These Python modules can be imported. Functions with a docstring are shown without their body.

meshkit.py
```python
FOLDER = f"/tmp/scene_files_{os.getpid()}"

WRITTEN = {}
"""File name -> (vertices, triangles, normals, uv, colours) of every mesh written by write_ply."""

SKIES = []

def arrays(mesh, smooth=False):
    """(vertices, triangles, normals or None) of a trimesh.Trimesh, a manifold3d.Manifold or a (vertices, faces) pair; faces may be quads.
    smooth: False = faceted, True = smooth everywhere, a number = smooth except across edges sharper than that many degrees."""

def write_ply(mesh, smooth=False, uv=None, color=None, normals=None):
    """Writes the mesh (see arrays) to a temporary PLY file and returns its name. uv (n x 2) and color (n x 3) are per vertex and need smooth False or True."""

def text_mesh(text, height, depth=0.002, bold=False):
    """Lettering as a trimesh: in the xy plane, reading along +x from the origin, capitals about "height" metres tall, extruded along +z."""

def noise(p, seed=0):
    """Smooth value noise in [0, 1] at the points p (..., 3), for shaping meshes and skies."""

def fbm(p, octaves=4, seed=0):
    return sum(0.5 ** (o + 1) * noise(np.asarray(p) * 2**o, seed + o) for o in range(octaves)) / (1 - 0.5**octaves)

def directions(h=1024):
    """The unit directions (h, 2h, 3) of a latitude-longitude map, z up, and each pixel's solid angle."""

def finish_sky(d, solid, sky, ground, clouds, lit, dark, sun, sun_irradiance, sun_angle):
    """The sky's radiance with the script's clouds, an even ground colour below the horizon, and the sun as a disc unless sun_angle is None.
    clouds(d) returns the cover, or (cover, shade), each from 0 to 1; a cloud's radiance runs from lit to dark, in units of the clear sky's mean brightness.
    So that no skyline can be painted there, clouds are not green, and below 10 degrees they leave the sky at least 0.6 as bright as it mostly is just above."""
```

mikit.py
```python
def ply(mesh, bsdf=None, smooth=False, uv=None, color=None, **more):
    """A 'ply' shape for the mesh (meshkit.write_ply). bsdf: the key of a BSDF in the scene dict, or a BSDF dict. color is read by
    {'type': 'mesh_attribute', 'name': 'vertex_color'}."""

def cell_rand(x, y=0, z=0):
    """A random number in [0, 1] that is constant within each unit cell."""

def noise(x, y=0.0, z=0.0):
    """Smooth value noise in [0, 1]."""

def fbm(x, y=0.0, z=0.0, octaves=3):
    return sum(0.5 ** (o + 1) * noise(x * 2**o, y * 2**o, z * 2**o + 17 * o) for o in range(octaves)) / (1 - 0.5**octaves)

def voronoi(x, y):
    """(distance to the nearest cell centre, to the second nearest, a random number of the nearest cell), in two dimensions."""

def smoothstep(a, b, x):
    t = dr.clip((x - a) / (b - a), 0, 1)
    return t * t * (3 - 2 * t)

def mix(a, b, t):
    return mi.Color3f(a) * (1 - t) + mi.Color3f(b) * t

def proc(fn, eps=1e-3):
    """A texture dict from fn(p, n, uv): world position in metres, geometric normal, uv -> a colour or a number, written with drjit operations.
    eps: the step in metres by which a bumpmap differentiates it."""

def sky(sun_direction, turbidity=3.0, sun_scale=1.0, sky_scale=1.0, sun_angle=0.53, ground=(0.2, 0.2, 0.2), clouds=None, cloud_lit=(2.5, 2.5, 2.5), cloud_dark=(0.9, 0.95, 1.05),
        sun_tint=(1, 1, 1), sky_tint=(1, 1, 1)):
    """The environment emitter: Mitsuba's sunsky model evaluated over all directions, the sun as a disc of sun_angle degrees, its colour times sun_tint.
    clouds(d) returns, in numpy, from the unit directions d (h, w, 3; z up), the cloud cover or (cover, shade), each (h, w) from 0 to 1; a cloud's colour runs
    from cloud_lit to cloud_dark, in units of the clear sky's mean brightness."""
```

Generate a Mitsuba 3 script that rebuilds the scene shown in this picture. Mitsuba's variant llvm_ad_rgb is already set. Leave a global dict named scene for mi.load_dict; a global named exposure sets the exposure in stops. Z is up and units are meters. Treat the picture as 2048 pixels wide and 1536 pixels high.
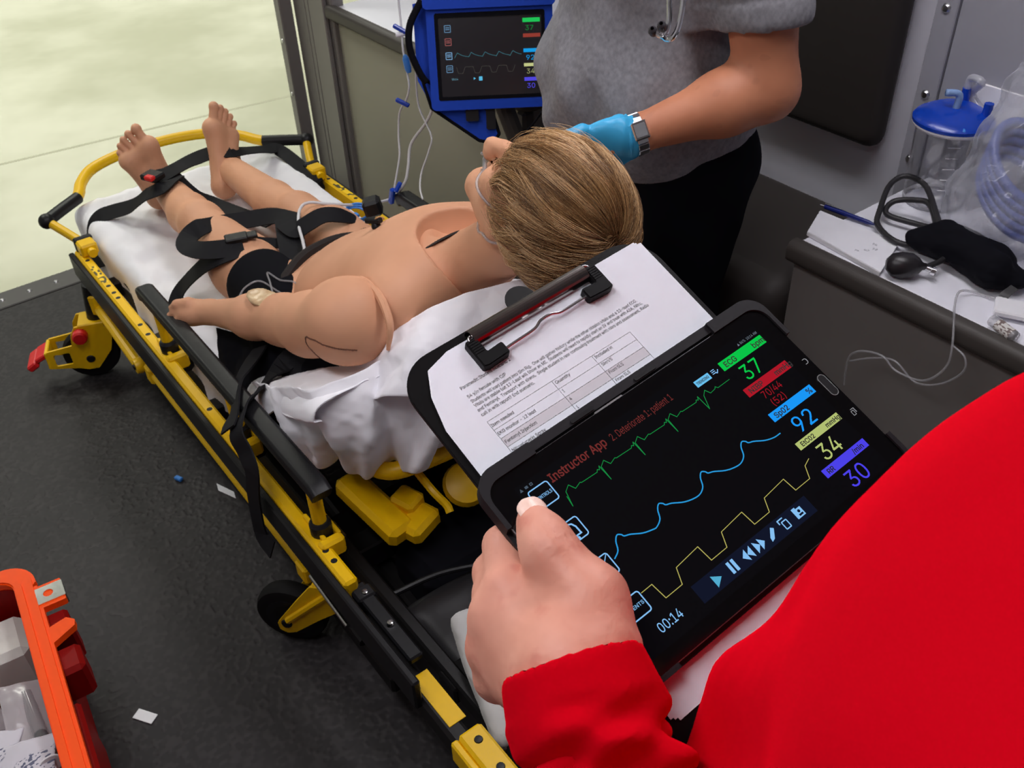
import math
import numpy as np
import trimesh, mitsuba as mi, drjit as dr
import shapely
from shapely.geometry import Polygon, LineString, Point, box as sbox
import mikit, meshkit
from mikit import fbm, noise, smoothstep, mix, proc

T = mi.ScalarTransform4f
scene, labels = {}, {}

# ---------------------------------------------------------------- camera, lights, exposure
exposure = 0.0
CAM = np.array([0.0, 0.0, 1.65])
FWD = np.array([0.46000664, 0.63412182, -0.62151702])
UPV = np.array([0.39779174, 0.47861712, 0.7827435])
scene['camera'] = {'type': 'thinlens', 'fov': 56.34, 'fov_axis': 'x', 'near_clip': 0.02, 'far_clip': 60.0,
                   'aperture_radius': 0.0007, 'focus_distance': 0.85,
                   'to_world': T().look_at(origin=CAM.tolist(), target=(CAM + FWD).tolist(), up=UPV.tolist())}


def area_lamp(key, x0, x1, y0, y1, z, rgb):
    """A flat lamp panel that shines downwards."""
    scene[key] = {'type': 'rectangle', 'to_world': T().translate([(x0 + x1) / 2, (y0 + y1) / 2, z]).rotate([1, 0, 0], 180).scale([(x1 - x0) / 2, (y1 - y0) / 2, 1]),
                  'bsdf': {'type': 'diffuse', 'reflectance': {'type': 'rgb', 'value': [.8, .8, .8]}},
                  'emitter': {'type': 'area', 'radiance': {'type': 'rgb', 'value': rgb}, 'sampling_weight': 1.0}}


TRUCK = [10.4, 10.1, 10.5]
BAY = [25.0, 25.2, 22.6]
area_lamp('ceiling_light__diffuser', -0.26, 0.06, 0.20, 1.70, 2.13, [v * .80 for v in TRUCK])
area_lamp('ceiling_light_001__diffuser', 0.98, 1.26, 0.34, 1.70, 2.13, [v * 1.12 for v in TRUCK])
for i, (x, y) in enumerate(((-0.4, 4.6), (2.6, 4.6), (-0.4, 7.0), (2.6, 7.0))):
    area_lamp('bay_light' + ('_%03d' % i if i else '') + '__diffuser', x - .6, x + .6, y - .35, y + .35, 4.46, BAY)
for k, txt in (('ceiling_light', 'long white ceiling light left of the stretcher'), ('ceiling_light_001', 'white ceiling light between the stretcher and the right-hand counter')):
    labels[k] = {'label': txt, 'category': 'ceiling light'}
for i in range(4):
    labels['bay_light' + ('_%03d' % i if i else '')] = {'label': 'white panel light under the garage bay ceiling, ' + ('near left', 'near right', 'far left', 'far right')[i] + ' seen from the truck', 'category': 'ceiling light', 'group': 'garage bay ceiling lights'}


# ---------------------------------------------------------------- materials
def rgb(*v):
    return {'type': 'rgb', 'value': [float(x) for x in v]}


def s2l(r, g, b):
    f = lambda c: (c / 255 / 12.92) if c / 255 <= .04045 else ((c / 255 + .055) / 1.055) ** 2.4
    return [f(r), f(g), f(b)]


def mat(key, color, rough=.5, spec=.5, metal=0.0, bump=None, bscale=1.0, coat=0.0, sheen=0.0):
    tex = proc(color) if callable(color) else rgb(*color)
    b = {'type': 'principled', 'base_color': tex, 'roughness': rough, 'specular': spec, 'metallic': metal}
    if coat:
        b['clearcoat'] = coat; b['clearcoat_gloss'] = .9
    if sheen:
        b['sheen'] = sheen
    if bump:
        b = {'type': 'bumpmap', 'arbitrary': proc(bump[0], bump[1]), 'scale': bscale, 'bsdf': b}
    scene[key] = {'type': 'twosided', 'bsdf': b}
    return key


yellow = mat('m_yellow', s2l(226, 180, 2), .38, .4)
black_plastic = mat('m_black_plastic', s2l(19, 19, 22), .42, .3)
black_metal = mat('m_black_metal', s2l(17, 16, 17), .45, .3)
rubber = mat('m_rubber', s2l(16, 15, 16), .7, .2)
red_plastic = mat('m_red_plastic', s2l(200, 22, 26), .4)
chrome = mat('m_chrome', (.78, .78, .80), .12, .5, 1.0)
steel = mat('m_steel', (.55, .55, .56), .3, .5, 1.0)
white_plastic = mat('m_white_plastic', s2l(225, 225, 228), .4)
blue_plastic = mat('m_blue_plastic', s2l(8, 58, 168), .25, .5, coat=.4)
light_blue = mat('m_light_blue', s2l(60, 130, 210), .35)
webbing = mat('m_webbing', s2l(19, 19, 23), .75, .25)
black_cloth = mat('m_black_cloth', s2l(13, 13, 19), .85, .1, sheen=.1)
navy_cloth = mat('m_navy_cloth', s2l(12, 13, 20), .9, .1)
vinyl = mat('m_vinyl', s2l(56, 52, 50), .55, .35)
floor_m = mat('m_floor', lambda p, n, uv: mix(s2l(30, 28, 30), s2l(54, 51, 52), fbm(p.x * 3.1, p.y * 3.1, 2, 4) * .6 + .45 * smoothstep(.3, .8, noise(p.x * 120, p.y * 120))), .62, .35,
              bump=(lambda p, n, uv: smoothstep(.5, .85, noise(p.x * 120, p.y * 120)), 2e-3), bscale=.0012)
bay_m = mat('m_bay', lambda p, n, uv: mix(s2l(196, 197, 172), s2l(226, 226, 205), smoothstep(.25, .75, fbm(p.x * 1.6, p.y * 1.6, 5, 5))), .5, .3)
seam_m = mat('m_seam', s2l(188, 188, 164), .6)
plate_m = mat('m_plate', s2l(80, 78, 77), .5, .4)
panel_m = mat('m_panel', s2l(155, 153, 137), .6, .3)
trim_m = mat('m_trim', s2l(68, 64, 61), .5, .3)
post_m = mat('m_post', s2l(112, 108, 106), .4, .5)
wall_m = mat('m_wall', s2l(196, 196, 205), .6, .3)
wall2_m = mat('m_wall_grey', s2l(150, 150, 158), .55, .3)
counter_white = mat('m_counter_white', s2l(222, 222, 230), .35, .5)
cab_grey = mat('m_cab_grey', s2l(118, 114, 111), .6, .3)
ceil_m = mat('m_ceiling', s2l(200, 200, 203), .7)
wall3_m = mat('m_wall_left', s2l(180, 180, 184), .6)


# ---------------------------------------------------------------- mesh helpers
def nrm(v):
    v = np.asarray(v, float)
    return v / (np.linalg.norm(v, axis=-1, keepdims=True) + 1e-12)


def cat(*ms):
    ms = [m for m in ms if m is not None]
    return trimesh.util.concatenate(ms) if len(ms) > 1 else ms[0]


def cbox(c, s, ch=.004, R=None):
    """A box of size s around c with chamfered edges."""
    h = np.asarray(s, float) / 2
    ch = min(ch, .45 * h.min() * 2 / 2)
    pts = []
    for sx in (-1, 1):
        for sy in (-1, 1):
            for sz in (-1, 1):
                q = np.array([sx, sy, sz]) * h
                for a in range(3):
                    d = np.array([sx, sy, sz], float) * ch
                    d[a] = 0
                    pts.append(q - d)
    pts = np.array(pts)
    if R is not None:
        pts = pts @ np.asarray(R, float).T
    m = trimesh.convex.convex_hull(pts + np.asarray(c, float))
    return m


def bb(x0, x1, y0, y1, z0, z1, ch=.004):
    return cbox(((x0 + x1) / 2, (y0 + y1) / 2, (z0 + z1) / 2), (abs(x1 - x0), abs(y1 - y0), abs(z1 - z0)), ch)


def spl(pts, n=6):
    """Catmull-Rom through the points, n samples a span."""
    p = np.asarray(pts, float)
    if len(p) < 3:
        return np.array([p[0] + (p[-1] - p[0]) * t for t in np.linspace(0, 1, n + 1)])
    q = np.vstack([2 * p[0] - p[1], p, 2 * p[-1] - p[-2]])
    out = []
    for i in range(1, len(q) - 2):
        for t in np.arange(n) / n:
            a, b, c, d = q[i - 1], q[i], q[i + 1], q[i + 2]
            out.append(.5 * (2 * b + (c - a) * t + (2 * a - 5 * b + 4 * c - d) * t * t + (3 * b - a - 3 * c + d) * t ** 3))
    out.append(p[-1])
    return np.array(out)


def frames(p, up=None):
    t = nrm(np.gradient(p, axis=0))
    n = np.zeros_like(p)
    if up is not None:
        u = np.broadcast_to(np.asarray(up, float), p.shape)
        n = nrm(u - t * (u * t).sum(1, keepdims=True))
    else:
        a = np.array([0, 0, 1.0]) if abs(t[0, 2]) < .9 else np.array([1.0, 0, 0])
        n[0] = nrm(a - t[0] * (a @ t[0]))
        for i in range(1, len(p)):
            n[i] = nrm(n[i - 1] - t[i] * (n[i - 1] @ t[i]))
    return t, n, np.cross(t, n)


def sweep(pts, sec, up=None, scale=None, closed=False):
    """Sweeps the 2D section (along binormal, normal) along the points; capped."""
    p = np.asarray(pts, float)
    sec = np.asarray(sec, float)
    t, n, b = frames(p, up)
    k, m = len(p), len(sec)
    sc = np.ones((k, 2)) if scale is None else np.broadcast_to(np.asarray(scale, float).reshape(k, -1), (k, 2))
    v = p[:, None] + (sec[None, :, 0] * sc[:, :1])[..., None] * b[:, None] + (sec[None, :, 1] * sc[:, 1:])[..., None] * n[:, None]
    v = v.reshape(-1, 3)
    f = []
    for i in range(k if closed else k - 1):
        j = (i + 1) % k
        for a in range(m):
            c = (a + 1) % m
            f += [[i * m + a, i * m + c, j * m + c], [i * m + a, j * m + c, j * m + a]]
    if not closed:
        v = np.vstack([v, p[:1], p[-1:]])
        for a in range(m):
            c = (a + 1) % m
            f += [[len(v) - 2, c, a], [len(v) - 1, (k - 1) * m + a, (k - 1) * m + c]]
    ms = trimesh.Trimesh(v, f, process=False)
    if ms.volume < 0:
        ms.invert()
    return ms


def circ(n=10, r=1.0):
    a = np.arange(n) * 2 * np.pi / n
    return np.stack([np.cos(a), np.sin(a)], 1) * r


def tube(pts, r, n=10, closed=False):
    p = np.asarray(pts, float)
    return sweep(p, circ(n), scale=np.broadcast_to(np.asarray(r, float), (len(p),))[:, None], closed=closed)


def ribbon(pts, w, t, up):
    """A flat strap of width w and thickness t; up = its face's direction."""
    return sweep(pts, [(-w / 2, -t / 2), (w / 2, -t / 2), (w / 2, t / 2), (-w / 2, t / 2)], up=up)


def lathe(prof, o=(0, 0, 0), axis=(0, 0, 1), n=32):
    m = trimesh.creation.revolve(np.asarray(prof, float), sections=n)
    A = trimesh.geometry.align_vectors([0, 0, 1], nrm(axis))
    A[:3, 3] = o
    m.apply_transform(A)
    if m.volume < 0:
        m.invert()
    return m


def fr4(o, X, Y):
    X = nrm(X); Z = nrm(np.cross(X, Y)); Y = np.cross(Z, X)
    M = np.eye(4)
    M[:3, 0], M[:3, 1], M[:3, 2], M[:3, 3] = X, Y, Z, o
    return M


def extr(poly, h, M=None, z0=0.0):
    """Extrudes a shapely polygon (or points) by h along local z, then moves it by M."""
    if not hasattr(poly, 'geom_type'):
        poly = Polygon(poly)
    ms = [trimesh.creation.extrude_polygon(g, h, engine='earcut') for g in getattr(poly, 'geoms', [poly])]
    m = cat(*ms)
    m.apply_translation([0, 0, z0])
    if M is not None:
        m.apply_transform(M)
    return m


def rrect(x0, y0, x1, y1, r, q=6):
    return sbox(x0 + r, y0 + r, x1 - r, y1 - r).buffer(r, quad_segs=q)


def ball(c, r, sub=2):
    m = trimesh.creation.icosphere(subdivisions=sub)
    m.apply_scale(r)
    m.apply_translation(c)
    return m


def grid_mesh(V):
    """V (n, m, 3) -> triangulated sheet."""
    n, m = V.shape[:2]
    i, j = np.meshgrid(np.arange(n - 1), np.arange(m - 1), indexing='ij')
    a = (i * m + j).ravel()
    f = np.concatenate([np.stack([a, a + m, a + m + 1], 1), np.stack([a, a + m + 1, a + 1], 1)])
    return trimesh.Trimesh(V.reshape(-1, 3), f, process=False)


def thick(m, t):
    """Gives an open sheet a thickness t."""
    n = np.array(m.vertex_normals)
    v = np.vstack([m.vertices, m.vertices - n * t])
    k = len(m.vertices)
    f = [m.faces, m.faces[:, ::-1] + k]
    e = m.edges_sorted
    u, cnt = np.unique(e, axis=0, return_counts=True)
    bd = set(map(tuple, u[cnt == 1]))
    ed = np.array([x for x in m.edges if tuple(sorted(x)) in bd])
    if len(ed):
        f += [np.stack([ed[:, 1], ed[:, 0], ed[:, 0] + k], 1), np.stack([ed[:, 1], ed[:, 0] + k, ed[:, 1] + k], 1)]
    return trimesh.Trimesh(v, np.vstack(f), process=False)


def relax(m, k):
    """Shrink-free smoothing by neighbour averages."""
    from scipy.sparse import coo_matrix
    e = m.edges_unique
    n = len(m.vertices)
    A = coo_matrix((np.ones(2 * len(e)), (np.r_[e[:, 0], e[:, 1]], np.r_[e[:, 1], e[:, 0]])), (n, n)).tocsr()
    deg = np.maximum(np.asarray(A.sum(1)), 1)
    v = np.array(m.vertices)
    for _ in range(k):
        for w in (.5, -.52):
            v = v + w * (A @ v / deg - v)
    m.vertices = v


class SDF:
    """A distance field on a grid, filled primitive by primitive, meshed by surface nets."""

    def __init__(s, lo, hi, h):
        s.lo, s.h = np.asarray(lo, float), h
        s.n = np.ceil((np.asarray(hi) - s.lo) / h).astype(int) + 1
        s.v = np.full(s.n, .5, np.float32)

    def _sub(s, lo, hi):
        a = np.clip(np.floor((np.asarray(lo) - s.lo) / s.h).astype(int), 0, s.n)
        b = np.clip(np.ceil((np.asarray(hi) - s.lo) / s.h).astype(int) + 1, 0, s.n)
        if (b <= a).any():
            return None
        ax = [(s.lo[i] + s.h * np.arange(a[i], b[i])).astype(np.float32) for i in range(3)]
        return (slice(a[0], b[0]), slice(a[1], b[1]), slice(a[2], b[2])), np.stack(np.meshgrid(*ax, indexing='ij'), -1)

    def put(s, fn, lo, hi, k=.01, cut=False):
        m = max(k, 0) + 3 * s.h
        g = s._sub(np.asarray(lo) - m, np.asarray(hi) + m)
        if g is None:
            return s
        sl, p = g
        d, old = fn(p).astype(np.float32), s.v[sl]
        if cut:
            d, old = d, -old
        if k > 0:
            e = np.maximum(k - np.abs(d - old), 0) / k
            r = np.minimum(d, old) - e * e * k * .25
        else:
            r = np.minimum(d, old)
        s.v[sl] = -r if cut else r
        return s

    def cone(s, a, b, ra, rb, k=.01, cut=False):
        a, b = np.asarray(a, float), np.asarray(b, float)
        ab = b - a
        L = max(ab @ ab, 1e-12)

        def fn(p):
            t = np.clip((p - a) @ ab / L, 0, 1)
            return np.linalg.norm(p - a - t[..., None] * ab, axis=-1) - (ra + (rb - ra) * t)
        R = max(ra, rb)
        return s.put(fn, np.minimum(a, b) - R, np.maximum(a, b) + R, k, cut)

    def chain(s, pts, rs, k=.01, cut=False):
        for i in range(len(pts) - 1):
            s.cone(pts[i], pts[i + 1], rs[i], rs[i + 1], k, cut)
        return s

    def ell(s, c, r, R=None, k=.01, cut=False):
        """Ellipsoid with radii r along the columns of R."""
        c, r = np.asarray(c, float), np.asarray(r, float)
        R = np.eye(3) if R is None else np.asarray(R, float)

        def fn(p):
            q = (p - c) @ R
            k0 = np.linalg.norm(q / r, axis=-1)
            k1 = np.linalg.norm(q / (r * r), axis=-1) + 1e-9
            return k0 * (k0 - 1) / k1
        m = np.abs(R) @ r
        return s.put(fn, c - m, c + m, k, cut)

    def rbox(s, c, hsz, rad, R=None, k=.01, cut=False):
        c, hsz = np.asarray(c, float), np.asarray(hsz, float) - rad
        R = np.eye(3) if R is None else np.asarray(R, float)

        def fn(p):
            q = np.abs((p - c) @ R) - hsz
            return np.linalg.norm(np.maximum(q, 0), axis=-1) + np.minimum(q.max(-1), 0) - rad
        m = np.abs(R) @ (hsz + rad)
        return s.put(fn, c - m, c + m, k, cut)

    def mesh(s, smooth=0, dec=None):
        v = s.v
        ins = v < 0
        nx, ny, nz = v.shape
        c = [ins[i:nx - 1 + i, j:ny - 1 + j, k:nz - 1 + k] for i in (0, 1) for j in (0, 1) for k in (0, 1)]
        tot = sum(x.astype(np.int8) for x in c)
        cells = np.argwhere((tot > 0) & (tot < 8))
        idx = np.full((nx - 1, ny - 1, nz - 1), -1, np.int32)
        idx[tuple(cells.T)] = np.arange(len(cells))
        co = np.array([(i, j, k) for i in (0, 1) for j in (0, 1) for k in (0, 1)])
        val = np.stack([v[tuple((cells + o).T)] for o in co], 1)
        acc, cnt = np.zeros((len(cells), 3)), np.zeros(len(cells))
        for a in range(8):
            for b in range(a + 1, 8):
                if np.abs(co[a] - co[b]).sum() == 1:
                    va, vb = val[:, a], val[:, b]
                    m = (va < 0) != (vb < 0)
                    t = np.where(m, va / np.where(m, va - vb, 1), 0)
                    acc += np.where(m[:, None], co[a] + t[:, None] * (co[b] - co[a]), 0)
                    cnt += m
        V = s.lo + s.h * (cells + acc / cnt[:, None])
        F = []
        for ax in range(3):
            o = [slice(1, -1)] * 3
            lo, hi = list(o), list(o)
            lo[ax], hi[ax] = slice(0, -1), slice(1, None)
            A, Bv = ins[tuple(lo)], ins[tuple(hi)]
            for flip, msk in ((False, A & ~Bv), (True, ~A & Bv)):
                e = np.argwhere(msk)
                if not len(e):
                    continue
                off = np.ones(3, int); off[ax] = 0
                e = e + off
                u, w = (ax + 1) % 3, (ax + 2) % 3
                du, dw = np.eye(3, dtype=int)[u], np.eye(3, dtype=int)[w]
                q = [idx[tuple((e - du - dw).T)], idx[tuple((e - dw).T)], idx[tuple(e.T)], idx[tuple((e - du).T)]]
                if flip:
                    q = q[::-1]
                F += [np.stack([q[0], q[1], q[2]], 1), np.stack([q[0], q[2], q[3]], 1)]
        m = trimesh.Trimesh(V, np.vstack(F), process=False)
        if smooth:
            relax(m, smooth)
        return m


def disp(m, fn):
    """Moves every vertex along its normal by fn(vertices)."""
    n = np.array(m.vertex_normals)
    m.vertices = m.vertices + n * np.asarray(fn(np.array(m.vertices)))[:, None]
    return m


def axes(x, y):
    """Rotation whose columns are x, y (made square) and their cross."""
    x = nrm(x); z = nrm(np.cross(x, y)); y = np.cross(z, x)
    return np.stack([x, y, z], 1)


def obj(key, mesh, m, smooth=30, label=None, cat_=None, group=None, kind=None, **kw):
    k, i = key, 0
    while k in scene:
        i += 1
        k = '%s_%03d' % (key, i)
    scene[k] = mikit.ply(mesh, m, smooth, **kw)
    tag(k, label, cat_, group, kind)
    return k


def tag(k, label=None, cat_=None, group=None, kind=None):
    d = {a: b for a, b in (('label', label), ('category', cat_), ('group', group), ('kind', kind)) if b}
    if d:
        labels.setdefault(k, {}).update(d)
    return k

# ---------------------------------------------------------------- the setting
def struct(key, mesh, m, **k):
    return obj(key, mesh, m, kind=None if '__' in key else 'structure', **k)


Y_END = 3.02
struct('floor', bb(-1.1, 1.83, -1.3, Y_END, -.05, 0, .002), floor_m, smooth=False)
struct('floor_bay', bb(-6, 8, Y_END + .11, 11, -.30, -.10, .002), bay_m, smooth=False)
for k, (a, b) in enumerate((((-6, 5.15), (8, 3.55)), ((-6, 3.9), (1.2, 8.5)))):
    obj('floor_bay__joint', cbox(((a[0] + b[0]) / 2, (a[1] + b[1]) / 2, -.1002), (math.hypot(b[0] - a[0], b[1] - a[1]), .02, .002), .0005,
        R=axes((b[0] - a[0], b[1] - a[1], 0), (-(b[1] - a[1]), b[0] - a[0], 0))), seam_m, smooth=False)
struct('trim_1', bb(-1.1, 1.8, Y_END + .002, Y_END + .105, -.28, .004, .003), plate_m)
for k in range(12):
    obj('trim_1__rivet', lathe([(0, .0065), (.005, .0055), (.008, .002), (.009, 0)], (.05 + .085 * k, Y_END + .05, .004)), steel)
struct('wall_right', bb(1.80, 1.83, -1.3, Y_END, .0, 2.2, .002), wall_m, smooth=False)
struct('wall_left', bb(-1.13, -1.1, -1.3, Y_END, 0, 2.2, .002), wall3_m, smooth=False)
struct('wall_front', bb(-1.13, 1.8, -1.33, -1.3, 0, 2.2, .002), wall3_m, smooth=False)
struct('ceiling', bb(-1.13, 1.8, -1.33, Y_END, 2.2, 2.24, .002), ceil_m, smooth=False)
struct('wall_bay', cat(bb(-6.1, 8, 10.9, 11, -.1, 4.6), bb(-6.1, -6, 3, 11, -.1, 4.6), bb(8, 8.1, 3, 11, -.1, 4.6)), wall_m, smooth=False)
struct('ceiling_bay', bb(-6, 8, 3.0, 11, 4.6, 4.7), ceil_m, smooth=False)
for k, (x0, x1, y0, y1) in (('ceiling_light', (-.28, .08, .18, 1.72)), ('ceiling_light_001', (.96, 1.28, .32, 1.72))):
    obj(k + '__housing', cat(bb(x0, x1, y0, y1, 2.15, 2.2), bb(x0, x0 + .02, y0, y1, 2.12, 2.15), bb(x1 - .02, x1, y0, y1, 2.12, 2.15)), white_plastic)
for i, (x, y) in enumerate(((-0.4, 4.6), (2.6, 4.6), (-0.4, 7.0), (2.6, 7.0))):
    obj('bay_light' + ('_%03d' % i if i else '') + '__housing', bb(x - .62, x + .62, y - .37, y + .37, 4.47, 4.6), white_plastic)

# end post of the truck's body beside the left counter
post = 'door_post'
obj(post + '__hinge_strip', bb(1.30, 1.345, 2.98, 3.02, .0, 2.2, .003), post_m)
obj(post + '__channel', cat(bb(1.345, 1.41, 2.86, 2.885, 0, 2.2, .003), bb(1.345, 1.36, 2.76, 2.86, 0, 2.2, .003), bb(1.345, 1.36, 2.885, 2.97, 0, 2.2, .003)), post_m)
obj(post + '__filler', bb(1.362, 1.405, 2.735, 2.775, 0, 2.2, .003), post_m)
for z in (.25, .42, .6, .78, .95, 1.12, 1.3):
    obj(post + '__rivet', lathe([(0, .004), (.006, .003), (.008, 0)], (1.30, 3.0, z), (-1, 0, 0), 16), steel)
tag(post, 'dark grey riveted metal post at the open rear end of the truck', 'door post')

# counters along the right wall
def counter(key, y0, y1, zt, label, ends):
    x0 = 1.365
    obj(key + '__front_panel', bb(x0 + .012, x0 + .03, y0 + .02, y1 - .001, .02, zt - .02, .002), panel_m if key == 'counter' else cab_grey)
    obj(key + '__end_panel', bb(x0 + .02, 1.79, y0 + .015, y0 + .03, .02, zt - .02, .002), cab_grey)
    obj(key + '__top', bb(x0 + .02, 1.80, y0 + .02, y1 - .005, zt - .022, zt - .004, .002), counter_white)
    pts = [(1.795, y0, zt - .018)] + [(x0 + .03 + .03 * (1 - math.sin(a)) - .03, y0 + .03 - .03 * math.cos(a), zt - .018) for a in np.linspace(0, math.pi / 2, 6)] + [(x0, y1, zt - .018)]
    sec = np.array(rrect(-.018, -.022, .018, .022, .014, 3).exterior.coords)[:-1]
    obj(key + '__edge_rail', sweep(np.array(pts), sec, up=(0, 0, 1)), trim_m)
    obj(key + '__corner_post', cbox((x0 + .012, y0 + .016, zt / 2 - .02), (.036, .036, zt - .04), .012), trim_m)
    obj(key + '__kick_rail', bb(x0, x0 + .02, y0, y1, 0.0, .06, .003), trim_m)
    tag(key, label, 'counter')


counter('counter', 1.78, 2.755, .755, 'counter with a white top and beige front panel beside the door post', 1)
counter('counter_001', -.5, 0.955, .72, 'counter with a white top and dark grey front that holds the suction jar', 1)
for x in (.32, .75):
    0 and obj('counter_001__screw_cap', lathe([(0, .003), (.006, .002), (.008, 0)], (1.352, x, .716), (-.5, 0, .8), 16), steel)
# the seat between them
sd = SDF((1.36, .94, .0), (1.80, 1.79, .66), .012)
sd.rbox((1.585, 1.365, .30), (.205, .39, .29), .06, k=0)
obj('jump_seat__cushion', sd.mesh(2), vinyl, True)
labels['jump_seat'] = {'label': 'dark grey vinyl seat between the two counters behind the standing clinician', 'category': 'seat'}
sd = SDF((1.69, 1.0, .72), (1.80, 1.70, 1.7), .012)
sd.rbox((1.765, 1.385, 1.20), (.03, .325, .455), .028, k=0)
obj('seat_back_pad', sd.mesh(2), mat('m_pad', s2l(42, 38, 36), .6, .3), True,
    'dark brown padded backrest panel fixed to the white wall', 'seat back')
# wall post right of the pad
struct('trim_2', bb(1.785, 1.80, .975, 1.02, .60, 2.2, .002), wall2_m)
for z in (.74, .88, 1.05):
    obj('trim_2__bolt', lathe([(0, .006), (.006, .005), (.009, .002), (.010, 0)], (1.785, .998, z), (-1, 0, 0), 16), steel)
struct('wall_right_panel', bb(1.788, 1.80, -.5, .972, .70, 2.2, .003), wall2_m)
obj('wall_mount', bb(1.73, 1.788, .35, .62, 1.12, 1.7, .02), black_plastic, label='dark box fixed to the grey wall above the clear plastic bag', cat_='wall box')

# ---------------------------------------------------------------- stretcher
ST = 'stretcher'
XL, XR, XC = .395, 1.105, .75


def sx(x, side):
    return x if side < 0 else 2 * XC - x


def side_poly(pts, x, t):
    """Plate of thickness t at x, outlined in (y, z)."""
    M = np.eye(4)
    M[:3, :3] = np.array([[0, 0, 1], [1, 0, 0], [0, 1, 0]], float)
    M[0, 3] = x
    return extr(pts, t, M)


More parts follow.
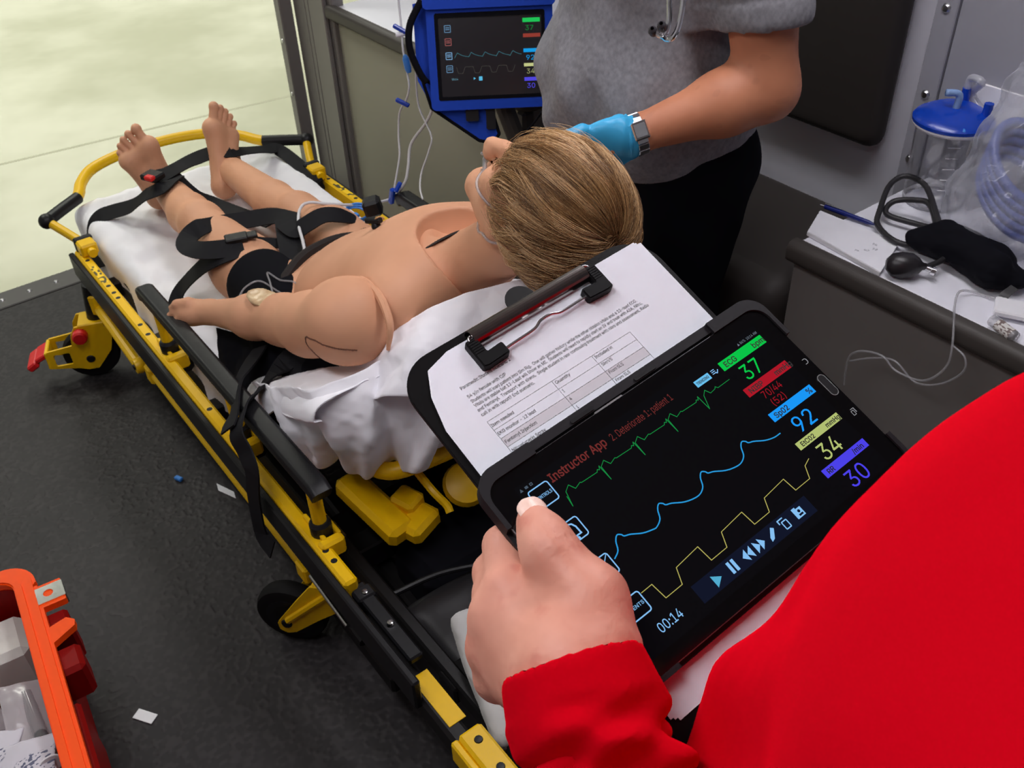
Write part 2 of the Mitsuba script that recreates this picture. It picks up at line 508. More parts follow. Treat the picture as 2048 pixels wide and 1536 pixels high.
for sd_ in (-1, 1):
    x = sx(XL, sd_)
    r = obj(ST + '__side_rail', bb(x - .013, x + .013, 1.03, 2.475, .325, .392, .005), yellow)
    for y in (2.44, 2.40, 2.24, 2.20, 2.17, 2.02, 1.97, 1.62, 1.12, 1.09):
        obj(r + '__hole', lathe([(0, .0006), (.0055, .0004), (.006, 0)], (x, y, .392), n=14), black_plastic)
    xo = x + sd_ * .019
    obj(r + '__bumper', bb(xo - .007, xo + .007, .80, 2.49, .315, .382, .006), black_plastic)
    obj(r + '__decal', bb(x - .008, x + .008, 2.26, 2.36, .3915, .3924, .0002), mat('m_decal', lambda p, n, uv: mix(s2l(238, 196, 8), s2l(70, 60, 20), smoothstep(.55, .6, noise(p.y * 110, p.x * 190))), .4) if sd_ < 0 else 'm_decal')
    # head section of the rail: black with yellow blocks
    obj(ST + '__head_rail', bb(x - .016, x + .016, .42, 1.03, .28, .33, .006), black_metal)
    obj(ST + '__reflective_strip', bb(x - .0185 + .012, x + .0185 + .006, .735, .845, .3298, .3315, .0004), yellow)
    k = obj(ST + '__end_bracket', cat(bb(x - .012, x + .030, .600, .705, .330, .352, .005), bb(x - .025, x - .012, .585, .705, .30, .346, .004)), yellow)
    for y in (.625, .68):
        obj(k + '__bolt', lathe([(0, .003), (.006, .002), (.007, 0)], (x + .01, y, .352), n=14), black_plastic)
    obj(ST + '__latch_lever', cat(cbox((x + .012, .945, .362), (.026, .19, .014), .004), bb(x - .006, x + .03, 1.0, 1.03, .34, .372)), black_plastic)
    for y in (1.012, .93):
        obj(ST + '__latch_bolt', lathe([(0, .006), (.005, .005), (.007, .0)], (x + .013, y, .370), n=14), chrome)
    # undercarriage tubes
    xt = sx(.408, sd_)
    k = obj(ST + '__frame_tube', tube([(xt, 2.09, .2), (xt, 1.28, .2)], .017, 14), yellow)
    obj(k + '__end_cap', bb(xt - .02, xt + .028, 2.075, 2.115, .175, .225, .006), yellow)
    obj(k + '__end_cap', bb(xt - .021, xt + .021, 1.25, 1.29, .18, .221, .004), yellow)
    obj(ST + '__piston', tube([(xt, 1.27, .2), (xt, 1.06, .185)], .011, 10), black_metal)
    obj(ST + '__piston_rod', tube([(xt - .012, 1.24, .214), (xt - .012, 1.10, .20)], .004, 8), chrome)
    xs = sx(.390, sd_)
    k = obj(ST + '__short_tube', cat(tube([(xs, 2.45, .22), (xs, 2.17, .19)], .015, 12), lathe([(0, -.012), (.019, -.012), (.022, 0), (.019, .012), (0, .012)], (xs, 2.165, .19), (1, 0, 0), 20), cbox((xs, 2.46, .235), (.04, .045, .07), .012)), yellow)
    obj(k + '__bolt', lathe([(0, .004), (.007, .003), (.008, 0)], (xs + sd_ * .013, 2.165, .19), (sd_, 0, 0), 14), black_plastic)
    obj(ST + '__base_rail', bb(xt + sd_ * -.02 - .016, xt - sd_ * .02 + .016, .98, 2.55, .105, .15, .005), black_metal)
    obj(ST + '__litter_rail', bb(xt - sd_ * .05 - .012, xt - sd_ * .05 + .012, .50, 2.50, .27, .31, .004), black_metal)
    # wheels
    for wi, (wy, wx) in enumerate(((2.487, .3165), (1.300, .3420))):
        wx = sx(wx + .022, sd_)
        wax = tuple(nrm(np.cross([0, 0, 1.], [sd_ * .93, .37, 0] if wi == 0 else [sd_ * .65, .76, 0])))
        w = obj(ST + '__wheel', lathe([(.022, -.02), (.06, -.021), (.072, -.017), (.076, -.006), (.076, .006), (.072, .017), (.06, .021), (.022, .02), (.022, -.02)], (wx, wy, .0765), wax, 40), rubber)
        obj(w + '__hub', lathe([(0, -.019), (.03, -.019), (.044, -.0225), (.05, -.0215), (.05, .0215), (.044, .0225), (.03, .019), (0, .019)], (wx, wy, .0765), wax, 30), black_plastic)
        if wi == 0:
            u = nrm(np.array([sd_ * .93, .37, 0]))
            ax_ = nrm(np.cross([0, 0, 1.], u)) * -1
            o_ = np.array([wx, wy, 0.0])
            out = [(-.055, .185), (.014, .185), (.030, .160), (.036, .128), (.108, .120), (.114, .066), (.035, .052), (.014, .043), (-.014, .043), (-.060, .095), (-.078, .150)]
            po = Polygon(out).buffer(-.005).buffer(.005)
            hole = sbox(.052, .074, .088, .104).buffer(.004)
            MF = lambda off: fr4(o_ + ax_ * off, u, (0, 0, 1.))
            Ru = axes(u, np.cross([0, 0, 1.], u))
            lo_ = lambda s__, a__, z__: o_ + u * s__ + ax_ * a__ + np.array([0, 0, z__])
            c = obj(ST + '__rear_caster', cat(extr(po.difference(hole), .006, MF(-.038)), extr(po.difference(hole), .006, MF(.030)), cbox(lo_(.108, -.002, .093), (.010, .074, .052), .003, R=Ru), cbox(lo_(-.03, -.002, .182), (.07, .074, .014), .003, R=Ru)), yellow)
            obj(c + '__pedal', cat(cbox(lo_(.126, .0, .100), (.034, .070, .014), .005, R=axes(u + np.array([0, 0, -.45]), np.cross([0, 0, 1.], u))), cbox(lo_(.152, .0, .080), (.032, .080, .02), .007, R=axes(u + np.array([0, 0, -.6]), np.cross([0, 0, 1.], u)))), red_plastic)
            obj(c + '__release_knob', lathe([(0, -.02), (.017, -.02), (.02, -.014), (.02, .01), (.016, .016), (0, .018)], lo_(.004, -.048, .160), -ax_, 24), red_plastic)
            obj(c + '__axle', lathe([(0, .004), (.010, .003), (.012, 0)], lo_(0, -.0385, .0765), -ax_, 16), black_plastic)
            obj(c + '__stem', tube([lo_(-.045, 0, .185), lo_(-.06, 0, .29)], .026, 14), black_metal)
        else:
            # front casters trail outwards at an angle
            u = nrm(np.array([sd_ * .65, .76, 0])); ax_ = np.array([-sd_ * .76, .65, 0]) * (1 if sd_ < 0 else -1)
            ax_ = nrm(np.cross([0, 0, 1.], u)) * -1
            stem = np.array([wx, wy, 0]) - u * .116
            out = [(-.030, .205), (.045, .205), (.085, .150), (.136, .075), (.134, .054), (.118, .046), (.098, .054), (.04, .105), (-.036, .165)]
            po = Polygon(out).buffer(-.008).buffer(.008)
            MF = lambda o: fr4(o, u, (0, 0, 1.))
            cs_ = [extr(po, .006, MF(stem + ax_ * off)) for off in (-.036, .030)]
            cs_ += [cbox(stem + np.array([0, 0, .198]) + u * .008, (.074, .07, .016), .004, R=axes(u, np.cross([0, 0, 1.], u))), tube([stem + ax_ * -.037 + u * .11 + np.array([0, 0, .09]), stem + ax_ * -.037 + u * .01 + np.array([0, 0, .19])], .008, 8)]
            c = obj(ST + '__front_caster', cat(*cs_), yellow)
            for so in (-1, 1):
                obj(c + '__axle', lathe([(0, .004), (.010, .003), (.012, 0)], np.array([wx, wy, .0765]) + ax_ * so * .036, ax_ * so, 16), black_plastic)
            obj(c + '__stem', lathe([(0, 0), (.03, 0), (.034, .01), (.03, .05), (.02, .06), (0, .06)], stem + np.array([0, 0, .205]), n=24), black_metal)
    # armrest
    xa = sx(.412, sd_)
    sec = np.array(rrect(-.019, -.017, .019, .017, .009, 3).exterior.coords)[:-1]
    a = obj(ST + '__armrest', sweep([(xa, 1.945, .512), (xa, 1.93, .52), (xa, 1.5, .52), (xa, 1.14, .52), (xa, 1.125, .512)], sec, up=(0, 0, 1)), black_plastic)
    for y in (1.875, 1.50, 1.165):
        obj(a + '__post', tube([(xa, y, .505), (xa, y, .415)], .013, 12), yellow)
        obj(a + '__socket', cat(lathe([(0, 0), (.020, 0), (.020, .03), (.016, .036), (0, .036)], (xa, y, .385), n=20), cbox((xa + .01, y, .36), (.05, .06, .05), .008)), black_plastic)
        obj(a + '__fork_bracket', cat(bb(xa - .022, xa + .024, y - .045, y - .022, .36, .40, .006), bb(xa - .012, xa - .004, y - .03, y + .05, .385, .402, .003), bb(xa + .016, xa + .024, y - .03, y + .04, .36, .402, .003)), yellow)

# foot end loop with grips
pts = [(.428, 2.47, .405), (.375, 2.62, .415)]
for side in (-1, 1):
    p0 = spl([(sx(.415, side), 2.40, .405), (sx(.408, side), 2.47, .41), (sx(.362, side), 2.585, .442)], 6)
    obj(ST + '__handle_arm', tube(p0, .012, 12), yellow)
    obj(ST + '__clamp_block', bb(sx(.412, side) - .022, sx(.412, side) + .022, 2.415, 2.47, .392, .425, .005), yellow)
    obj(ST + '__clamp_band', bb(sx(.412, side) - .024, sx(.412, side) + .024, 2.455, 2.475, .39, .428, .004), black_plastic)
    g = spl([(sx(.361, side), 2.582, .443), (sx(.415, side), 2.622, .444), (sx(.470, side), 2.660, .445)], 5)
    obj(ST + '__grip', cat(tube(g, .0165, 14), ball(g[0], .021)), black_plastic)
lp = [(.466, 2.657, .445), (.483, 2.69, .445), (.503, 2.74, .445), (.547, 2.805, .445), (.60, 2.840, .445), (.67, 2.862, .445)]
loop = spl(lp + [(.75, 2.868, .445)] + [(2 * XC - q[0], q[1], q[2]) for q in lp[::-1]], 6)
obj(ST + '__foot_loop', tube(loop, .0155, 14), yellow)
# frame under the mattress
obj(ST + '__mattress_deck', cat(bb(.45, 1.05, 1.62, 2.60, .325, .345, .004), *[bb(.42, 1.08, y - .02, y + .02, .28, .325) for y in (1.72, 2.05, 2.38, 2.56)]), black_metal)
R30 = axes((1, 0, 0), (0, -.86, .51))
obj(ST + '__backrest_frame', cat(cbox((XC, 1.42, .47), (.48, .46, .02), .005, R=R30), cbox((.54, 1.42, .445), (.03, .46, .03), .006, R=R30), cbox((.96, 1.42, .445), (.03, .46, .03), .006, R=R30)), black_metal)
obj(ST + '__backrest_bar', tube(spl([(.535, 1.24, .445), (.56, 1.165, .450), (.64, 1.140, .455), (.76, 1.13, .46), (.9, 1.14, .455), (.95, 1.17, .45)], 5), .017, 12), yellow)
for q in ((.44, 1.06, 1.19, 1.24, .20, .26), (.44, 1.06, .80, .85, .26, .30), (.44, 1.06, .44, .48, .27, .32), (.44, 1.06, 2.02, 2.1, .1, .16), (.42, 1.08, 1.24, 1.36, .15, .21)):
    obj(ST + '__cross_member', bb(*q), black_metal)
obj(ST + '__storage_bag', disp(cbox((.76, 1.10, .215), (.44, .16, .12), .03).subdivide().subdivide().subdivide(), lambda v: .012 * (meshkit.fbm(v * 18, 3, 3) - .5)), black_cloth, True)
# yellow hydraulic covers between the rails, under the raised backrest
ac0, ac1 = np.array((0.5269, 1.2746, 0.355)), np.array((0.5451, 1.1255, 0.335))
obj(ST + '__actuator_cover', cat(cbox((ac0 + ac1) / 2, (np.linalg.norm(ac1 - ac0) + .03, .060, .045), .016, R=axes(ac1 - ac0, (1, .2, 0)))), yellow)
obj(ST + '__actuator_cover', cat(cbox(np.array((0.5845, 1.1211, 0.335)), (.075, .055, .040), .012, R=axes((.8, .25, .1), (-.25, .8, 0)))), yellow)
obj(ST + '__actuator_cover', cat(cbox(np.array((0.5881, 1.1624, 0.36)), (.045, .055, .03), .008, R=axes((.8, .25, .1), (-.25, .8, 0)))), yellow)
obj(ST + '__latch_hook', tube(spl([(0.6139, 1.1571, 0.42), (0.6185, 1.1116, 0.4), (0.6282, 1.0876, 0.38), (0.6273, 1.0761, 0.37)], 5), .008, 8), yellow)
obj(ST + '__pivot_plate', lathe([(0, .02), (.018, .02), (.04, .016), (.045, 0), (0, 0)], (0.6935, 1.1186, 0.37), (-.2, -.5, .8), 24), yellow)
obj(ST + '__scissor_leg', cat(cbox((.54, 1.5, .2), (.035, .9, .04), .006, R=axes((1, 0, 0), (0, 1, .12))), cbox((.96, 1.5, .2), (.035, .9, .04), .006, R=axes((1, 0, 0), (0, 1, .12)))), black_metal)
# storage tray and black vinyl pouch at the head end
sd = SDF((.44, .56, .05), (1.08, 1.06, .36), .010)
sd.rbox((.76, .82, .2), (.30, .20, .085), .05, k=0)
sd.cone((.48, 1.00, .25), (.98, .93, .27), .02, .02, .03)
pm = disp(sd.mesh(2), lambda v: .012 * (meshkit.fbm(v * [9, 14, 9], 3, 3) - .5))
obj(ST + '__storage_pouch', pm, mat('m_pouch', s2l(30, 29, 31), .38, .5), True)
obj(ST + '__pouch_piping', tube(spl([(.47, 1.045, .285), (.56, 1.02, .30), (.66, .985, .295), (.78, .97, .29), (.9, .96, .285)], 5), .0055, 8), black_plastic)
obj(ST + '__head_bar', cat(bb(.41, 1.09, .40, .44, .28, .33, .006)), black_metal)
obj(ST + '__reflective_strip', cbox((.645, .42, .3315), (.11, .038, .003), .0006), yellow)
tag(ST, 'lowered yellow and black ambulance stretcher carrying the training manikin', 'stretcher')

# ---------------------------------------------------------------- mattress, sheet, pillow
sheet_m = mat('m_sheet', s2l(225, 225, 230), .8, .2, sheen=.2)


def zc(y):
    """Height of the mattress' top along the stretcher."""
    y = np.asarray(y, float)
    s = np.clip((1.66 - y) / .52, 0, 1)
    return .418 + np.where(y < 1.66, (1.66 - y) * .50 * np.clip(s * 4, 0, 1) ** .6, 0)


ys = np.linspace(2.66, 1.14, 40)
V = []
for side, dz in ((1, 0), (-1, -.075)):
    pass
sec = np.array(rrect(-.27, -.04, .27, .04, .03, 4).exterior.coords)[:-1]
mp = np.array([(XC, y, zc(y) - .052) for y in np.concatenate([[2.66], np.linspace(2.6, 1.25, 26)])])
obj('mattress', sweep(mp, sec, up=(0, 0, 1)), mat('m_mattress', s2l(60, 62, 70), .6), 40, 'thin mattress pad under the white sheet on the stretcher', 'mattress')

na, nb = 150, 110
sv = np.linspace(0, 1, na)
uv_ = np.linspace(-1, 1, nb)
V = np.zeros((na, nb, 3))
for i, s in enumerate(sv):
    y = 2.73 - 1.56 * s
    drop0 = .125 + .022 * math.sin(9 * s + 1) + .010 * math.sin(31 * s) 
    drop0 *= 1 - .95 * min(1, max(0, (s - .74) / .14))
    for j, u in enumerate(uv_):
        w = .285 - .01 * math.sin(3 * s)
        au = abs(u)
        if au < .68:
            x, dz, hang = w * (au / .68) * .96, 0.0, 0.0
        else:
            t = (au - .68) / .32
            a = min(t * 2.6, 1.0)
            x = w * .96 + .035 * math.sin(a * math.pi / 2)
            dz = -.035 * (1 - math.cos(a * math.pi / 2))
            hang = max(0, t - .385) / .615
            dz -= hang * drop0
            x += hang * (.010 * math.sin(26 * s + 2 * u) + .006 * math.sin(61 * s + 1))
        z = float(zc(y)) + .004 + dz
        # foot end rounds down
        if s < .055:
            e = (.055 - s) / .055
            z -= .09 * (1 - math.sqrt(max(0, 1 - e * e)))
            x *= 1 - .06 * e
        V[i, j] = (XC + math.copysign(x, u), y, z)
wr = (meshkit.fbm(V.reshape(-1, 3) * [7, 10, 4], 4, 5) - .5).reshape(na, nb)
wr2 = (np.abs(meshkit.fbm(V.reshape(-1, 3) * [16, 9, 5], 3, 9) - .5)).reshape(na, nb)
V[..., 2] += .030 * wr - .026 * wr2
SH = obj('sheet', thick(grid_mesh(V[:, ::-1]), .003), sheet_m, True, 'crumpled white bed sheet spread over the stretcher mattress', 'sheet')


def drape(top, hem, nf, amp, n=160, m=50, seed=1, out=(0, 0, 0), phase=0.0):
    """Cloth hanging from the curve top to the curve hem in folds."""
    def rs(c, n):
        c = spl(c, 12)
        L = np.concatenate([[0], np.cumsum(np.linalg.norm(np.diff(c, axis=0), axis=1))])
        return np.stack([np.interp(np.linspace(0, L[-1], n), L, c[:, k]) for k in range(3)], 1)
    a, b = rs(top, n), rs(hem, n)
    t = np.linspace(0, 1, m)[None, :, None]
    V = a[:, None] * (1 - t) + b[:, None] * t
    nrm_ = nrm(np.cross(np.gradient(V, axis=0), np.gradient(V, axis=1)))
    s = np.linspace(0, 1, n)[:, None]
    tt = t[..., 0]
    wv = np.sin(2 * np.pi * nf * (s + .035 * np.sin(5 * s + 3 * tt)) + phase + 1.2 * tt) + .45 * np.sin(2 * np.pi * nf * 2.3 * s + 1 + 2 * tt)
    f = meshkit.fbm(V.reshape(-1, 3) * 22, 3, seed).reshape(n, m) - .5
    bulge = np.sin(np.pi * np.clip(tt, 0, 1)) * .5
    return V + nrm_ * (amp * (.15 + .85 * tt) * wv + .016 * f)[..., None] + np.asarray(out) * bulge[..., None]


d1 = drape([(.462, 1.50, .505), (.458, 1.36, .582), (.468, 1.24, .645), (.53, 1.19, .672), (.65, 1.185, .676), (.80, 1.18, .676), (1.0, 1.18, .676)],
           [(0.4783, 1.3867, 0.43), (0.4767, 1.2787, 0.43), (0.5142, 1.2291, 0.44), (0.5614, 1.1716, 0.45), (0.6058, 1.1113, 0.47), (0.666, 1.1158, 0.5), (0.7544, 1.0665, 0.52)], 4.2, .022, out=(-.035, -.085, .05), seed=4)
obj(SH + '__hanging_fold', thick(grid_mesh(d1), .0025), sheet_m, True)
d2 = drape([(0.6252, 1.3506, 0.6), (0.6286, 1.2399, 0.68), (0.673, 1.1864, 0.735), (0.7409, 1.162, 0.755), (0.8489, 1.1267, 0.76)], [(0.5621, 1.4135, 0.5), (0.5458, 1.2053, 0.6), (0.5858, 1.0783, 0.67), (0.6892, 1.081, 0.69), (0.8363, 1.0917, 0.7)], 2.6, .013, n=140, m=40, seed=8, out=(-.01, -.02, .025), phase=2)
obj(SH + '__hanging_fold', thick(grid_mesh(d2), .0025), sheet_m, True)
# head pillow, hidden under the head
sd = SDF((.55, .80, .55), (1.12, 1.30, .95), .010)
sd.ell((.90, 1.05, .735), (.15, .11, .05), axes((1, .1, 0), (0, .87, -.5)), k=0)
obj('pillow', disp(sd.mesh(2), lambda v: .01 * (meshkit.fbm(v * 14, 3, 2) - .5)), sheet_m, True, 'white pillow under the manikin head at the top of the backrest', 'pillow')
# folded grey-white bundle in the tray
sd = SDF((.36, .46, .15), (.90, 1.05, .5), .008)
Rb = axes((.93, -.3, .1), (.35, .9, .2))
sd.rbox((.585, .745, .335), (.13, .12, .025), .02, Rb, k=0)
bm = disp(sd.mesh(2), lambda v: .012 * (meshkit.fbm(v * 12, 3, 6) - .5))
obj('folded_blanket', bm, mat('m_blanket', s2l(186, 185, 182), .9, .1), True,
    'folded grey blanket lying in the tray at the head end of the stretcher', 'blanket')

# ---------------------------------------------------------------- training manikin
skin_c = lambda p, n, uv: mix(s2l(196, 143, 110), s2l(214, 160, 126), fbm(p.x * 14, p.y * 14, p.z * 14))
manikin_skin = mat('m_manikin_skin', skin_c, .55, .35, bump=(lambda p, n, uv: noise(p.x * 900, p.y * 900, p.z * 900), 4e-4), bscale=.00012)
gap_shade = mat('m_gap_shade', s2l(28, 20, 18), .8)  # near-black colour standing in for the shade inside the manikin gaps
MK = 'manikin'
HC = np.array([.862, 1.070, .920]); HS = 1.1
HR = np.array([[-.21359, -.97627, .03569], [.60908, -.16164, -.77647], [.76381, -.14411, .62915]])
hl = lambda *v: HC + HS * HR @ np.asarray(v, float)
PEL, NB = np.array([.735, 1.69, .515]), np.array([.835, 1.205, .775])
SPN = nrm(NB - PEL)
LAT = nrm(np.array([.98, .16, .03]) - SPN * (np.array([.98, .16, .03]) @ SPN))
FRO = nrm(np.cross(SPN, LAT))
if FRO[2] < 0:
    FRO = -FRO
BR = np.stack([LAT, FRO, SPN], 1)
bp = lambda a, b, c: PEL + BR @ np.array([a, b, c], float)
SL, SR_ = (0.5902, 1.2853, 0.705), bp(.20, -.01, .47)
SL = np.array(SL)

b = SDF((.42, .84, .40), (1.25, 2.58, 1.16), .0062)
g = .0                                                    # torso core
b.ell(bp(0, .0, .02), (.158, .088, .115), BR, k=0)
b.ell(bp(0, .0, .20), (.140, .088, .17), BR, k=.05)
b.ell(bp(0, .0, .36), (.155, .092, .150), BR, k=.05)
b.cone(bp(-.14, -.01, .455), bp(.14, -.01, .455), .055, .055, .05)
b.ell(bp(.045, .085, .485), (.075, .055, .055), BR, k=.012, cut=True)
b.cone(NB - SPN * .03, hl(-.015, 0, -.06), .060, .054, .03)
# legs
LH, LKn, LA = (0.6252, 1.6337, 0.52), (0.626, 2.1201, 0.53), (0.6564, 2.4744, 0.495)
RH, RKn, RA = (0.851, 1.7315, 0.515), (0.8293, 2.0043, 0.53), (0.8347, 2.4638, 0.495)
for H_, K_, A_ in ((LH, LKn, LA), (RH, RKn, RA)):
    H_, K_, A_ = map(np.array, (H_, K_, A_))
    m1 = H_ * .5 + K_ * .5
    b.chain([H_, m1, K_], [.082, .074, .054], .03)
    m2 = K_ * .68 + A_ * .32 - np.array([0, 0, .008])
    b.chain([K_, m2, A_], [.052, .051, .036], .02)
    b.ell(K_ + np.array([0, 0, .012]), (.045, .05, .045), k=.02)
# feet
def foot(A_, heel, tips, base_off, yy, sgn, ball_in, ball_out):
    A_ = np.array(A_)
    pts_ = np.array([A_, heel, ball_in, ball_out] + list(tips))
    b = SDF(pts_.min(0) - .06, pts_.max(0) + .06, .0030)
    b.cone(A_, heel, .034, .030, .02)
    b.cone(A_, ball_in, .034, .022, .025)
    b.cone(A_, ball_out, .034, .017, .025)
    b.cone(heel, ball_in, .027, .018, .02)
    b.cone(heel, ball_out, .027, .016, .02)
    b.cone(ball_in, ball_out, .021, .016, .02)
    for i, tp in enumerate(tips):
        r = (.0135, .0098, .0092, .0088, .0085)[i]
        base = np.array(ball_in) * (1 - i / 4) + np.array(ball_out) * i / 4
        base = base + (np.array(tp) - base) * .25
        b.cone(base, np.array(tp), r * .92, r * .84, .003)
        b.ell(np.array(tp), (r * 1.02, r * 1.0, r * 1.08), k=.002)
    obj(MK + '__foot', b.mesh(2), manikin_skin, True)


foot(LA, np.array((0.6391, 2.482, 0.462)), [(0.6309, 2.485, 0.6559), (0.6094, 2.492, 0.6461), (0.5933, 2.494, 0.6337), (0.5815, 2.494, 0.6206), (0.5746, 2.492, 0.6039)], None, 0, -1, np.array((0.6446, 2.47, 0.6098)), np.array((0.5861, 2.478, 0.5828)))
foot(RA, np.array((0.8011, 2.4193, 0.462)), [(0.8511, 2.5, 0.6515), (0.8707, 2.508, 0.6394), (0.883, 2.51, 0.6254), (0.8938, 2.51, 0.608), (0.8999, 2.508, 0.5865)], None, 0, 1, np.array((0.8295, 2.485, 0.6011)), np.array((0.8764, 2.492, 0.5618)))
# head
b.ell(hl(-.008, 0, .028), np.array([.096, .077, .088]) * HS, HR, k=.03)
b.ell(hl(.030, 0, -.035), np.array([.064, .060, .085]) * HS, HR, k=.03)
for s_ in (-1, 1):
    b.cone(hl(.012, s_ * .052, -.062), hl(.078, s_ * .012, -.108), .021, .020, .03)
    b.ell(hl(.068, s_ * .038, -.030), (.026, .022, .022), HR, k=.03)
    b.ell(hl(.088, s_ * .032, .006), (.014, .016, .012), HR, k=.012, cut=True)
    b.ell(hl(.076, s_ * .032, .004), (.016, .015, .014), HR, k=.004)
    b.cone(hl(.086, s_ * .012, .022), hl(.078, s_ * .048, .022), .012, .010, .012)
    b.ell(hl(.109, s_ * .012, -.036), (.011, .009, .009), HR, k=.006)
b.chain([hl(.088, 0, .012), hl(.104, 0, -.012), hl(.119, 0, -.031)], [.011, .012, .0135], .012)
b.ell(hl(.091, 0, -.063), (.014, .025, .0075), HR, k=.006)
b.ell(hl(.090, 0, -.077), (.013, .022, .0080), HR, k=.006)
b.cone(hl(.106, -.018, -.070), hl(.106, .018, -.070), .0035, .0035, .003, cut=True)
b.ell(hl(.084, 0, -.112), (.020, .022, .018), HR, k=.02)
for s_ in (-1, 1):
    ER = HR @ np.stack([[.93, 0, .37], [0, 1, 0], [-.37, 0, .93]], 1)
    b.ell(hl(-.008, s_ * .078, -.008), np.array([.020, .010, .034]) * HS, ER, k=.008)
    b.ell(hl(-.004, s_ * .089, -.004), np.array([.011, .006, .022]) * HS, ER, k=.005, cut=True)
    b.cone(hl(.004, s_ * .10, -.008), hl(.004, s_ * .05, -.008), .005, .005, .004, cut=True)
body = b.mesh(3)
tag(MK, 'bald-chested tan training manikin with blond hair lying on the stretcher' if 0 else 'tan training manikin with short blond hair lying strapped on the stretcher', 'manikin')
obj(MK + '__body', body, manikin_skin, True)

# chest skin: an outer shell with a wide neck opening
c = SDF((.50, 1.02, .40), (1.22, 1.86, 1.0), .005)
e = .010
c.ell(bp(0, .0, .17), (.150 + e, .092 + e, .185 + e), BR, k=0)
c.ell(bp(0, .005, .37), (.160 + e, .100 + e, .155 + e), BR, k=.06)
c.cone(bp(-.15, -.01, .455), bp(.15, -.01, .455), .056 + e, .056 + e, .06)
c.rbox(bp(0, 0, -.13), (.3, .3, .20), .01, BR, k=.012, cut=True)
c.ell(bp(0, .055, .545), (.088, .13, .105), BR, k=.003, cut=True)
c.ell(SL + np.array([-.02, 0, .0]), (.090, .088, .088), k=.006, cut=True)
for q0, q1 in (((0.7535, 1.2523, 0.812), (0.7178, 1.1962, 0.8)), ((0.7178, 1.1962, 0.8), (0.6843, 1.1817, 0.755))):
    q0, q1 = np.array(q0), np.array(q1)
    c.chain([q0, (q0 + q1) / 2 + FRO * .006, q1], [.004, .004, .004], .002, cut=True)
obj(MK + '__chest_skin', c.mesh(2), manikin_skin, True)
obj(MK + '__waist_shade_tube', tube(spl([bp(.13, .06, .055), bp(.06, .086, .045), bp(0, .093, .04), bp(-.06, .088, .045), bp(-.13, .062, .055)], 5), .012, 8), gap_shade)  # solid dark tube, its colour imitates shade in the slit below the chest

# left arm with its round shoulder cap
EL, WR = np.array((0.5497, 1.4935, 0.615)), np.array((0.4774, 1.7192, 0.548))
a = SDF((.33, 1.15, .44), (.74, 1.95, .86), .0045)
a.ell(SL, (.080, .078, .078), k=0)
a.chain([SL + np.array([-.008, .03, -.012]), SL * .45 + EL * .55 + np.array([-.006, .0, -.006]), EL, EL * .6 + WR * .4, WR], [.066, .056, .046, .041, .025], .03)
HN = np.array((0.4457, 1.7603, 0.538))
a.cone(WR, HN, .024, .026, .015)
a.ell(HN, (.020, .038, .022), axes((1, .3, 0), (-.3, 1, 0)), k=.015)
for i, (t0, t1, r) in enumerate((((368,612), (344,616), .0085), ((362,622), (338,630), .0085), ((366,634), (346,648), .008), ((374,642), (358,660), .0075))):
    q0 = np.array([(0.4407, 1.7638, 0.556), (0.4328, 1.7675, 0.545), (0.4311, 1.7589, 0.535), (0.4356, 1.7547, 0.525)][i])
    q1 = np.array([(0.42, 1.7837, 0.551), (0.4106, 1.7867, 0.532), (0.4095, 1.7669, 0.52), (0.4159, 1.7525, 0.512)][i])
    mid = (q0 + q1) / 2 + np.array([0, 0, .004])
    a.chain([np.array(HN), q0, mid, q1], [.014, r * 1.1, r, r * .85], .004)
a.chain([np.array((0.4656, 1.7448, 0.555)), np.array((0.4481, 1.7547, 0.565)), np.array((0.429, 1.7743, 0.562))], [.014, .011, .0085], .008)
# site outline on the upper arm
pad = [(0.52, 1.2835, 0.66), (0.5146, 1.2902, 0.675), (0.5213, 1.3013, 0.685), (0.5348, 1.2977, 0.7), (0.5456, 1.2872, 0.705), (0.5475, 1.2624, 0.705), (0.5487, 1.2212, 0.7), (0.5541, 1.2016, 0.695)]
am = a.mesh(2)
obj(MK + '__left_arm', am, manikin_skin, True)
pr = trimesh.proximity.ProximityQuery(am)
pq = spl(pad, 5)
pc = pr.on_surface(pq)[0]
obj(MK + '__injection_pad_seam', tube(pc, .0016, 6), mat('m_seam_brown', s2l(96, 58, 40), .7))
ring = spl([(0.627, 1.334, 0.755), (0.6315, 1.3008, 0.765), (0.6313, 1.2551, 0.765), (0.6201, 1.2083, 0.76), (0.609, 1.1787, 0.74), (0.5982, 1.1761, 0.7)], 6)
obj(MK + '__shoulder_ring', tube(ring, .0078 * np.sin(np.linspace(.12, math.pi - .12, len(ring))) ** .45, 8), manikin_skin)
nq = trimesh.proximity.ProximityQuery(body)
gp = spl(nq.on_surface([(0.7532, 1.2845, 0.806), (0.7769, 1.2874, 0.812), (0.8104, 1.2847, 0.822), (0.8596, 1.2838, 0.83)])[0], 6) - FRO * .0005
obj(MK + '__neck_shade_strip', sweep(gp, circ(10), up=FRO, scale=np.stack([np.array([.001, .003, .0055, .008] + [.0105] * 15), np.full(19, .0016)], 1)), gap_shade, True)  # flat dark strip on the skin, painted shade of the neck opening
